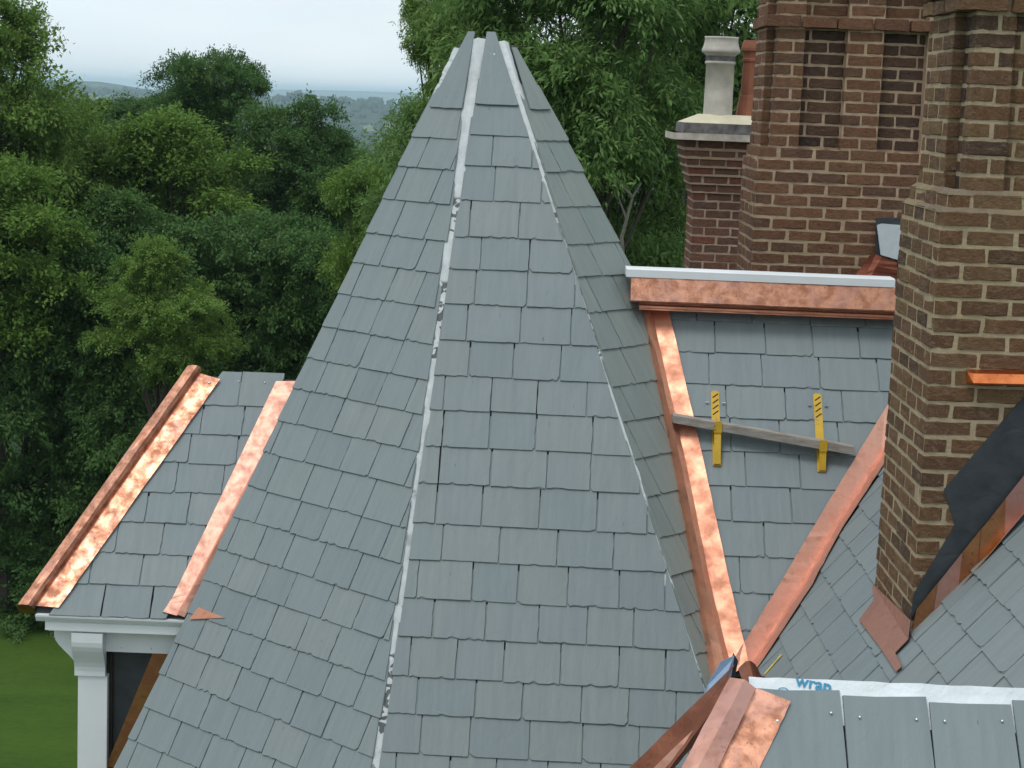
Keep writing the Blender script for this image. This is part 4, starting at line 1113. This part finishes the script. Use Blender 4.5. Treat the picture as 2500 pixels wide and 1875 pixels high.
# ---- near dormer at the lower right ---------------------------------
dr = Vector(D_RIDGE[0])
DN, DU, DV_ = MN.copy(), MU.copy(), MV.copy()
def d_uv(p): d = Vector(p) - dr; return (d.dot(DU), d.dot(DV_))
def on_d(u, v, h=0.0): return dr + DU * u + DV_ * v + DN * h
DORM = mesh_obj('near_dormer_roof', [on_d(-0.02, 0, -0.02), on_d(2.2, 0, -0.02), on_d(2.2, -1.6, -0.02), on_d(-0.75, -1.6, -0.02),
                                     on_d(0.3, 0, -0.02) + Vector((0, 1.0, -1.2)), on_d(2.2, 0, -0.02) + Vector((0, 1.0, -1.2)), on_d(-0.75, -1.6, -0.02) + Vector((0.2, 1.6, 0.1))],
                [(3, 2, 1, 0), (0, 1, 5, 4), (3, 0, 4, 6)], M['deck'], HOUSE)
tag(DORM, 'nearest slate dormer roof with white membrane ridge and copper hip')
# membrane folded over the ridge
ml = [on_d(u_, 0, 0) for u_ in (-0.02, 2.2)]
loft('ridge_membrane', [[p + DN * 0.004 - DV_ * 0.16 for p in ml], [p + DN * 0.006 - DV_ * 0.03 for p in ml], [p + DN * 0.010 + Vector((0, 0.004, 0.004)) for p in ml], [p + Vector((0, 0.10, -0.11)) for p in ml]], M['membrane_plain'], DORM, per=40, wob=0.0022)
rd = random.Random(15)
xsl = [(-0.02, D_SLT[1][0] - dr.x - 0.003, d_uv(D_SLT[0])[1]), (D_SLT[1][0] - dr.x, D_SLT[2][0] - dr.x - 0.003, d_uv(D_SLT[1])[1]), (D_SLT[2][0] - dr.x, D_SLT[3][0] - dr.x - 0.003, d_uv(D_SLT[2])[1]), (D_SLT[3][0] - dr.x, D_SLT[3][0] - dr.x + 0.30, d_uv(D_SLT[3])[1])]
for (ua, ub, vt2) in xsl:
    ln = 0.50
    p_ = [(ua + rd.uniform(0, .004), vt2 - ln), (ua + (ub - ua) * .5, vt2 - ln + .003), (ub + rd.uniform(.002, .004), vt2 - ln), (ub + rd.uniform(0, .003), vt2 - ln * .5), (ub + rd.uniform(-.004, 0), vt2 + rd.uniform(-.004, .004)), (ua + (ub - ua) * .4, vt2 + rd.uniform(-.004, .004)), (ua + rd.uniform(0, .008), vt2 + rd.uniform(-.004, .004)), (ua + rd.uniform(0, .004), vt2 - ln * .5)]
    one_slate(DORM, dr + DN * 0.009, DU, DV_, DN, p_, vt2 - ln, ln, M['slate'], rd, elev=0.016)
slate_field(DORM, dr + DN * 0.0, DU, DV_, DN, [(-0.6, -1.5), (2.1, -1.5), (2.1, -0.45), (-0.3, -0.45)], [(-0.72, 0.2), (-0.92, 0.2), (-1.12, 0.2), (-1.32, 0.2)], rd, margins=[(-1, 0), (-1, 0), (-1, 0), (0, 0)])
for p in D_NAILS: nail(DORM, Vector(p) + DN * 0.0075, DN, 0.0055)
# printed lettering on the membrane
def text_on(s, p, size, ax, ay, az, mat, parent, name='lettering'):
    cu = bpy.data.curves.new(name, 'FONT'); cu.body = s; cu.size = size; cu.extrude = 0.0004; cu.offset = 0.0012
    tmp = bpy.data.objects.new(name, cu); COL.objects.link(tmp)
    bpy.context.view_layer.update()
    me = bpy.data.meshes.new_from_object(tmp.evaluated_get(bpy.context.evaluated_depsgraph_get()))
    bpy.data.objects.remove(tmp, do_unlink=True)
    o = bpy.data.objects.new(name, me); COL.objects.link(o); me.materials.clear(); me.materials.append(mat)
    o.parent = parent
    o.matrix_basis = Matrix(((ax.x, ay.x, az.x, p.x), (ax.y, ay.y, az.y, p.y), (ax.z, ay.z, az.z, p.z), (0, 0, 0, 1)))
    return o
tx = Vector(D_TXT[0]); rot = -0.16
tU = DU * math.cos(rot) + DV_ * math.sin(rot); tV = DV_ * math.cos(rot) - DU * math.sin(rot)
text_on('wrap', tx + DN * 0.0012 + DV_ * 0.013 - DU * 0.012, 0.062, tU, tV, DN, M['print_blue'], DORM)
# swirl emblem fragment beside the lettering
bm = bmesh.new()
for (cu_, cv_, r_, a0, a1) in ((-0.055, -0.012, 0.016, 0.2, 4.6), (-0.052, -0.014, 0.008, 2.0, 6.0), (-0.085, -0.004, 0.012, 3.2, 6.0)):
    prev = None
    for i in range(15):
        a = a0 + (a1 - a0) * i / 14
        p1 = bm.verts.new(tx + DU * (cu_ + r_ * math.cos(a)) + DV_ * (cv_ + r_ * 0.8 * math.sin(a)) + DN * 0.0012)
        p2 = bm.verts.new(tx + DU * (cu_ + (r_ + .004) * math.cos(a)) + DV_ * (cv_ + (r_ + .004) * 0.8 * math.sin(a)) + DN * 0.0012)
        if prev: bm.faces.new((prev[0], p1, p2, prev[1]))
        prev = (p1, p2)
bm_obj('emblem_print', bm, M['print_blue'], DORM)
# copper hip
A_ = [Vector(p) for p in D_APR]; Rl = [Vector(p) for p in D_ROLL]
dn_h = (A_[3] - A_[0])
loft('copper_apron', [[A_[0], A_[3] + dn_h * 0.6], [A_[1], A_[2] + (A_[2] - A_[1]) * 0.6]], M['copper_mott'], DORM, per=14)
ext_ = lambda a, b: b + (b - a) * 0.6
topmid = lerp(Rl[0], Rl[1], 0.55) + DN * 0.03
loft('copper_hip_roll', [[Rl[1] - DN * 0.016, ext_(Rl[1], Rl[2]) - DN * 0.016], [Rl[1], ext_(Rl[1], Rl[2])], [topmid, ext_(topmid, Rl[3])], [Rl[0], ext_(Rl[0], Rl[4])], [Rl[0] - DN * 0.1, ext_(Rl[0], Rl[4]) - DN * 0.1]], M['copper_dull'], DORM, per=12)
nail(DORM, lerp(A_[1], A_[2], 0.3) + Vector((-0.015, 0, 0)) + DN * 0.002, DN, 0.007)
G = [Vector(p) for p in D_GUT]
g_t, g_t2, g_m, g_b2, g_b = G
back_ = Vector((0, 0.10, -0.02))
gt0 = g_t + Vector((0.01, 0.14, 0.0))
o = loft('copper_valley', [[g_t + back_, g_b + back_ + (g_b - g_t) * 0.5], [g_t2 + back_ * 0.6, g_b2 + back_ * 0.6 + (g_b2 - g_t2) * 0.5], [g_t2 + back_ * 0.2 + Vector((0.02, 0, -0.01)), g_b2 + Vector((0.05, 0, -0.02)) + (g_b2 - g_t2) * 0.5]], M['copper_dark'], DORM, per=12)
loft('copper_flange', [[g_m + Vector((0, 0.03, 0.0)), g_b2 + Vector((0.0, 0.03, 0)) + (g_b2 - g_m) * 0.8], [g_m + Vector((0.018, 0.02, 0.004)), g_b2 + Vector((0.055, 0.02, 0.0)) + (g_b2 - g_m) * 0.8], [g_m + Vector((0.03, 0.03, -0.01)), g_b2 + Vector((0.09, 0.03, -0.01)) + (g_b2 - g_m) * 0.8]], M['copper_pink'], DORM, per=12)
# blue membrane flap and curled copper end at the meeting of the valleys
bl = [Vector(p) for p in BLUE]
slab('membrane_flap', [bl[0], bl[1] + Vector((0.015, 0, 0)), bl[2] + Vector((0.03, -0.1, -0.04)), bl[2], bl[3], bl[4]], (0, -1, 0.2), 0.006, M['blue_mem'], DORM)
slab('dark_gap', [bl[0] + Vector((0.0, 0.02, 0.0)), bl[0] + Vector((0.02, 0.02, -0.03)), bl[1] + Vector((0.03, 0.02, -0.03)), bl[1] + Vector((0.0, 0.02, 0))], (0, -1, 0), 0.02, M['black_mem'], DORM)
cu_ = [Vector(p) for p in CURL]
pr = []
for i in range(9):
    f = i / 8; p = lerp(cu_[0], cu_[2], f) + Vector((0, 0, 0.045 * math.sin(math.pi * min(1, f * 1.12))))
    pr.append(p)
loft('copper_curl', [[p, p + Vector((0.015, -0.20, -0.03 - 0.05 * math.sin(math.pi * min(1, i / 8))))] for i, p in enumerate(pr)], M['copper_dark'], DORM, per=3)
e1 = cu_[2]; loft('copper_drip', [[e1 + Vector((-0.01, 0, 0.0)), e1 + Vector((0.35, 0, -0.012))], [e1 + Vector((-0.01, -0.06, -0.012)), e1 + Vector((0.35, -0.06, -0.03))]], M['copper_brown'], DORM, per=4)

# solid house body under the roofs (below the picture)
box('house_wall', -0.9, 3.4, 11.0, 16.0, 0.0, 8.6, M['wall'], HOUSE)
box('house_wall', 1.2, 4.2, 5.2, 11.0, 0.0, 8.3, M['wall'], HOUSE)

# ------------------------------------------------------------------ roof jacks and plank
def roof_bracket(top, bot, hook, label):
    top, bot, hook = Vector(top), Vector(bot), Vector(hook)
    v_top = (top - bot).dot(MV); w = 0.024
    root = bpy.data.objects.new('roof_bracket', None); COL.objects.link(root); root.location = bot
    tag(root, label, 'roof bracket', 'yellow roof brackets')
    def P(u, v, h): return Vector(bot) + MU * u + MV * v + MN * h
    def part(name, pts_lo, h0, h1, mat):
        v_ = [P(u, v, h0) for u, v in pts_lo] + [P(u, v, h1) for u, v in pts_lo]; n = len(pts_lo)
        o = mesh_obj(name, v_, [tuple(range(n-1, -1, -1)), tuple(range(n, 2*n))] + [(i, (i+1) % n, (i+1) % n + n, i + n) for i in range(n)], mat)
        put(o, root); return o
    strap = part('strap', [(-w, 0.10), (w, 0.10), (w, v_top - 0.012), (w - 0.012, v_top), (-w + 0.012, v_top), (-w, v_top - 0.012)], 0.0, 0.005, M['yellow'])
    hv = (hook - bot).dot(MV)
    for i in range(4):
        vv = v_top - 0.035 - i * 0.038
        s = part('slot', [(-0.018, vv - 0.012), (-0.012, vv - 0.016), (0.020, vv + 0.012), (0.014, vv + 0.016)], 0.0052, 0.0062, M['slot'])
    # arm stands out level from the slope and carries the plank; lip turns up in front of it; brace runs back to the strap foot
    o_ = P(0, hv - 0.01, 0.006)
    def bar(name, a, b, wx, th):
        a, b = Vector(a), Vector(b); d = (b - a).normalized(); n_ = d.cross(MU).normalized()
        v_ = []
        for p in (a, b):
            for (sx_, sn) in ((-1, -1), (1, -1), (1, 1), (-1, 1)): v_.append(p + MU * sx_ * wx + n_ * sn * th)
        o = mesh_obj(name, v_, [(3,2,1,0),(4,5,6,7),(0,1,5,4),(1,2,6,5),(2,3,7,6),(3,0,4,7)], M['yellow']); put(o, root); return o
    tip = o_ + Vector((0, -0.100, 0.0))
    bar('arm', o_ + Vector((0, 0.0, 0)), tip, w * 0.9, 0.004)
    bar('lip', tip + Vector((0, -0.004, -0.004)), tip + Vector((0, -0.004, 0.060)), w * 0.92, 0.003)
    bar('brace', tip + Vector((0, 0.004, -0.004)), P(0, 0.0, 0.02), w * 0.8, 0.003)
    foot = part('foot', [(-w, -0.005), (w, -0.005), (w, 0.12), (-w, 0.12)], 0.0, 0.012, M['yellow'])
    for s in (-1, 1):
        bm = bmesh.new(); bmesh.ops.create_cone(bm, cap_ends=True, segments=8, radius1=0.005, radius2=0.005, depth=0.02)
        nn = bm_obj('nail', bm, M['nail']); nn.matrix_basis = Matrix.Translation(P(s * 0.048, v_top - 0.085, 0.012)) @ Matrix.Rotation(R(90), 4, 'Y'); put(nn, root)
        nn.matrix_parent_inverse = Matrix.Translation(-Vector(root.location))
    return tip
t1 = roof_bracket(B1[0], B1[1], B1[2], 'yellow steel roof bracket nearer the copper valley beside the spire, holding the plank')
t2 = roof_bracket(B2[0], B2[1], B2[2], 'yellow steel roof bracket nearer the brown chimney, holding the plank')
# plank
pd = (t2 - t1); pdx = pd / pd.x
pa = t1 + pdx * (PLANK[0][0] - t1.x); pb = t1 + pdx * (PLANK[1][0] - t1.x)
nrm = Vector((0, 0, 1))
seg = 12; verts = []; faces = []; rw = random.Random(2)
for s in range(seg + 1):
    p = lerp(pa, pb, s / seg)
    sag = 0.0
    for (dy, dz) in ((0.002, 0.006), (0.002, 0.050), (0.096, 0.050), (0.096, 0.006)):
        verts.append(p + Vector((0, dy + rw.uniform(-.001, .001), dz + sag + rw.uniform(-.001, .001))))
for s in range(seg):
    for j in range(4):
        a = s * 4 + j; b = s * 4 + (j + 1) % 4; faces.append((a, b, b + 4, a + 4))
faces += [(3, 2, 1, 0), tuple(range(seg * 4, seg * 4 + 4))]
PLK = mesh_obj('scaffold_plank', verts, faces, M['wood'])
tag(PLK, 'weathered grey wooden plank resting across two yellow roof brackets', 'plank')
bm = bmesh.new(); bm.from_mesh(PLK.data); bmesh.ops.recalc_face_normals(bm, faces=bm.faces); bm.to_mesh(PLK.data); bm.free()
# yellow measuring stick lying on the cross slope
s0, s1_ = Vector(STICK[0]), Vector(STICK[1]); sd_ = (s1_ - s0).normalized(); sn_ = CN.cross(sd_).normalized() * 0.006
STK = mesh_obj('measuring_stick', [s0 + sn_, s0 - sn_, s1_ - sn_, s1_ + sn_] + [p - CN * 0.004 for p in (s0 + sn_, s0 - sn_, s1_ - sn_, s1_ + sn_)], [(0,1,2,3),(7,6,5,4),(0,4,5,1),(1,5,6,2),(2,6,7,3),(3,7,4,0)], mat_plain('stick_yellow', (0.65, 0.52, 0.10), 0.6, 0, 0.3, 60))
tag(STK, 'thin yellow measuring stick lying on slates beside the copper valley', 'stick')

# ------------------------------------------------------------------ trees
def mat_leaf(name, c0, c1, c2):
    t = NT(name)
    at = t.n('ShaderNodeAttribute', attribute_name='tone')
    c = t.ramp(at.outputs['Fac'], [(0.0, c0), (0.5, c1), (1.0, c2)])
    df = t.b
    df.inputs['Roughness'].default_value = 0.7
    df.inputs['Specular IOR Level'].default_value = 0.2
    t.l(c, df.inputs['Base Color'])
    tr = t.n('ShaderNodeBsdfTranslucent'); t.l(c, tr.inputs[0])
    ms = t.n('ShaderNodeMixShader'); ms.inputs[0].default_value = 0.36
    t.l(df.outputs[0], ms.inputs[1]); t.l(tr.outputs[0], ms.inputs[2])
    t.l(ms.outputs[0], t.t.nodes['Material Output'].inputs[0])
    return t.m
LEAF = {'A': mat_leaf('leaf_mid', (0.095, 0.170, 0.034), (0.135, 0.235, 0.046), (0.19, 0.295, 0.062)),
        'B': mat_leaf('leaf_dark', (0.046, 0.104, 0.030), (0.070, 0.148, 0.040), (0.104, 0.195, 0.052)),
        'C': mat_leaf('leaf_yellow_green', (0.076, 0.150, 0.026), (0.112, 0.205, 0.036), (0.16, 0.265, 0.048)),
        'D': mat_leaf('leaf_willow', (0.095, 0.180, 0.052), (0.135, 0.240, 0.066), (0.19, 0.30, 0.090))}
BARK = mat_plain('bark', (0.055, 0.045, 0.036), 0.95, 0, 0.4, 12)

def quad_mesh(name, V, tone, mat):
    n = V.shape[0]
    me = bpy.data.meshes.new(name)
    me.vertices.add(n * 4); me.vertices.foreach_set('co', V.reshape(-1).astype(np.float32))
    me.loops.add(n * 4); me.loops.foreach_set('vertex_index', np.arange(n * 4, dtype=np.int32))
    me.polygons.add(n); me.polygons.foreach_set('loop_start', np.arange(0, n * 4, 4, dtype=np.int32))
    me.update(calc_edges=True)
    at = me.attributes.new('tone', 'FLOAT', 'FACE'); at.data.foreach_set('value', tone.astype(np.float32))
    me.materials.append(mat)
    return me

def crown_mesh(seed, rx, rz, kind, nl, leaf=0.13):
    g = np.random.default_rng(seed)
    nb = int(30 + 9 * rx)
    # boughs: clumps spread unevenly through the crown, a few pushed out past its outline
    d = g.normal(size=(nb, 3)); d[:, 2] += 0.25; d /= np.linalg.norm(d, axis=1)[:, None]
    rad = 0.42 + 0.58 * g.random(nb) ** 0.5
    rad[:5] = 1.0 + 0.22 * g.random(5); d[:5, 2] = np.abs(d[:5, 2]) + 0.5
    d /= np.linalg.norm(d, axis=1)[:, None]
    ctr = d * rad[:, None] * np.array([rx, rx, rz]) * 0.88
    bs = (0.17 + 0.24 * g.random(nb) ** 1.3) * (rx + rz) / 2
    bs[:5] *= 0.6
    # sprays within each bough
    ns = 30
    sp = g.normal(size=(nb, ns, 3)); sp /= np.linalg.norm(sp, axis=2)[:, :, None]
    sp[:, :, 2] = np.abs(sp[:, :, 2]) * 1.0 - 0.22
    spc = ctr[:, None, :] + sp * (bs[:, None, None] * (0.60 + 0.55 * g.random((nb, ns, 1)))) * np.array([1, 1, 0.62])
    spc = spc.reshape(-1, 3); nsp = spc.shape[0]
    btone = np.repeat(g.random(nb), ns)
    sdir = (sp.reshape(-1, 3) + g.normal(size=(nsp, 3)) * 0.35); sdir[:, 2] -= 0.15
    sdir /= np.linalg.norm(sdir, axis=1)[:, None]
    idx = g.integers(0, nsp, nl)
    t = (g.random(nl) - 0.35) * 0.62
    drop = {'D': 0.35, 'B': 0.22}.get(kind, 0.12)
    p = spc[idx] + sdir[idx] * t[:, None] + g.normal(size=(nl, 3)) * 0.075
    p[:, 2] -= drop * np.maximum(t, 0) ** 1.0
    # leaf frame
    ld = sdir[idx] * 0.7 + g.normal(size=(nl, 3)) * 0.6; ld[:, 2] -= drop * 1.5
    ld /= np.linalg.norm(ld, axis=1)[:, None]
    up = g.normal(size=(nl, 3)) * 0.45 + np.array([0, 0, 1.0]) + p / np.array([rx, rx, rz]) * 0.35
    sd_ = np.cross(ld, up); sd_ /= np.linalg.norm(sd_, axis=1)[:, None] + 1e-9
    nrm_ = np.cross(sd_, ld)
    L = leaf * (0.5 + 1.0 * g.random(nl) ** 1.4); wd = L * {'D': 0.30, 'B': 0.46}.get(kind, 0.52)
    V = np.empty((nl, 4, 3))
    V[:, 0] = p; V[:, 2] = p + ld * L[:, None]
    mid = p + ld * (L * 0.45)[:, None] + nrm_ * (L * 0.08)[:, None]
    V[:, 1] = mid + sd_ * (wd * 0.5)[:, None]; V[:, 3] = mid - sd_ * (wd * 0.5)[:, None]
    tone = np.clip(0.10 + 0.50 * btone[idx] + 0.45 * g.random(nl), 0, 1)
    return quad_mesh('crown', V, tone, LEAF[kind]), ctr

def limb(bm, a, b, ra, rb, sides=6):
    a, b = Vector(a), Vector(b); d = (b - a).normalized(); q = d.to_track_quat('Z', 'Y')
    r1 = [bm.verts.new(a + q @ Vector((ra * math.cos(t), ra * math.sin(t), 0))) for t in [2 * math.pi * i / sides for i in range(sides)]]
    r2 = [bm.verts.new(b + q @ Vector((rb * math.cos(t), rb * math.sin(t), 0))) for t in [2 * math.pi * i / sides for i in range(sides)]]
    for i in range(sides): bm.faces.new((r1[i], r1[(i+1) % sides], r2[(i+1) % sides], r2[i]))

NAMES = {'A': 'broadleaf_tree', 'B': 'dark_tree', 'C': 'light_green_tree', 'D': 'willow_leaved_tree'}
BASE = {'A': (2, 2.4, 2.9), 'B': (4, 2.3, 2.6), 'C': (2, 1.7, 2.1), 'D': (3, 2.0, 2.3)}
LEAVES = {'A': (105000, 0.100), 'B': (105000, 0.100), 'C': (80000, 0.092), 'D': (72000, 0.115)}
CROWNS = {}
COUNT = {}
for ti, (tx_, ty_, tz_, rx2, rz2, kind, label) in enumerate(TREES):
    root = bpy.data.objects.new(NAMES[kind], None); COL.objects.link(root)
    root.location = (tx_, ty_, 0)
    tag(root, label, 'tree', 'trees around the house')
    nv_, brx, brz = BASE[kind]
    var = COUNT.get(kind, 0) % nv_; COUNT[kind] = COUNT.get(kind, 0) + 1
    if (kind, var) not in CROWNS:
        CROWNS[(kind, var)] = crown_mesh(500 + 17 * var + ord(kind), brx, brz, kind, *LEAVES[kind])
    me, ctr0 = CROWNS[(kind, var)]
    spin = 1.7 * ti
    ca_, sa_ = math.cos(spin), math.sin(spin)
    kx, kz = rx2 / brx, rz2 / brz
    ctr = [((c0[0] * ca_ - c0[1] * sa_) * kx, (c0[0] * sa_ + c0[1] * ca_) * kx, c0[2] * kz) for c0 in ctr0]
    cr = bpy.data.objects.new('crown', me); COL.objects.link(cr); cr.parent = root; cr.location = (0, 0, tz_)
    cr.rotation_euler = (0, 0, spin); cr.scale = (kx, kx, kz)
    # trunk with limbs
    bm = bmesh.new(); rt = random.Random(900 + ti)
    base = Vector((0, 0, 0)); hgt = max(1.5, tz_ - 0.2 * rz2); rr_ = 0.05 + 0.055 * (rx2 + rz2) / 2
    prev = base; pr_r = rr_ * 1.5
    pts = []
    for s in range(1, 6):
        nxt = Vector((rt.uniform(-.15, .15), rt.uniform(-.15, .15), hgt * s / 5)); limb(bm, prev, nxt, pr_r, rr_ * (1.25 - 0.13 * s), 8); prev = nxt; pr_r = rr_ * (1.25 - 0.13 * s); pts.append(nxt)
    top = prev
    for c_ in ctr[::2]:
        e = Vector((c_[0], c_[1], c_[2] + tz_)); s_ = lerp(pts[2], top, rt.random()) if e.z > pts[2].z else pts[1]
        m_ = lerp(s_, e, 0.55) + Vector((0, 0, -0.12 * rx2 * rt.random()))
        limb(bm, s_, m_, rr_ * 0.32, rr_ * 0.18, 5); limb(bm, m_, e, rr_ * 0.18, rr_ * 0.05, 5)
    tk = bm_obj('trunk', bm, BARK); tk.parent = root
    if 'dark bare trunk' in label:
        bm = bmesh.new(); pp = [Vector(p) - Vector((tx_, ty_, 0)) for p in DEAD]
        for i in range(len(pp) - 1): limb(bm, pp[i], pp[i+1], 0.036 - 0.006 * i, 0.036 - 0.006 * (i + 1), 6)
        for i in (1, 2, 3): limb(bm, pp[i], pp[i] + Vector((0.35 - 0.25 * i, 0.1, 0.35)), 0.02, 0.006, 5)
        db = bm_obj('dead_branch', bm, mat_plain('dead_wood', (0.15, 0.14, 0.12), 0.9, 0, 0.3, 20)); db.parent = root

# pale dead branch standing in front of the lower tree

# far woodland: one rolling mass of crowns across the valley
g = np.random.default_rng(5)
ico = bmesh.new(); bmesh.ops.create_icosphere(ico, subdivisions=2, radius=1.0)
iv = np.array([v.co[:] for v in ico.verts]); ifc = np.array([[v.index for v in f.verts] for f in ico.faces]); ico.free()
nfw = 4200
allv = np.empty((nfw, iv.shape[0], 3)); 
for i in range(nfw):
    az = -0.31 + 0.36 * g.random(); dd = 260 * (14.0 ** (g.random() ** 0.8))
    x, y = dd * math.sin(az), dd * math.cos(az)
    r_ = 2.4 + 5.5 * g.random() ** 1.6
    jit_ = 1 + 0.22 * g.normal(size=(iv.shape[0], 1))
    allv[i] = iv * jit_ * np.array([r_, r_, r_ * (0.8 + 0.5 * g.random())]) + np.array([x, y, land_h(x, y) + r_ * 0.5])
FW = bpy.data.meshes.new('far_woodland')
nv = iv.shape[0]; tri = (ifc[None] + (np.arange(nfw) * nv)[:, None, None]).reshape(-1, 3).astype(np.int32)
FW.vertices.add(nfw * nv); FW.vertices.foreach_set('co', allv.reshape(-1).astype(np.float32))
FW.loops.add(tri.size); FW.loops.foreach_set('vertex_index', tri.reshape(-1))
FW.polygons.add(len(tri)); FW.polygons.foreach_set('loop_start', np.arange(0, tri.size, 3, dtype=np.int32))
FW.update(calc_edges=True)
FW.materials.append(mat_plain('far_foliage', (0.028, 0.058, 0.022), 0.95, 0, 0.6, 0.03))
fwo = bpy.data.objects.new('far_woodland', FW); COL.objects.link(fwo)
tag(fwo, 'far off woods in the valley fading to blue below the horizon', 'woodland', kind='stuff')

# ------------------------------------------------------------------ haze
HZ = box('haze', -9000, 9000, -400, 15500, -160, 46, None)
hm = bpy.data.materials.new('haze_air'); hm.use_nodes = True
ht = hm.node_tree; ht.nodes.clear()
ho = ht.nodes.new('ShaderNodeOutputMaterial'); hv_ = ht.nodes.new('ShaderNodeVolumePrincipled')
hv_.inputs['Color'].default_value = (0.64, 0.84, 1.0, 1)
hv_.inputs['Density'].default_value = 0.00017
hv_.inputs['Anisotropy'].default_value = 0.0
ht.links.new(hv_.outputs[0], ho.inputs['Volume'])
HZ.data.materials.append(hm)
tag(HZ, 'pale blue summer haze over the valley', 'haze', kind='stuff')
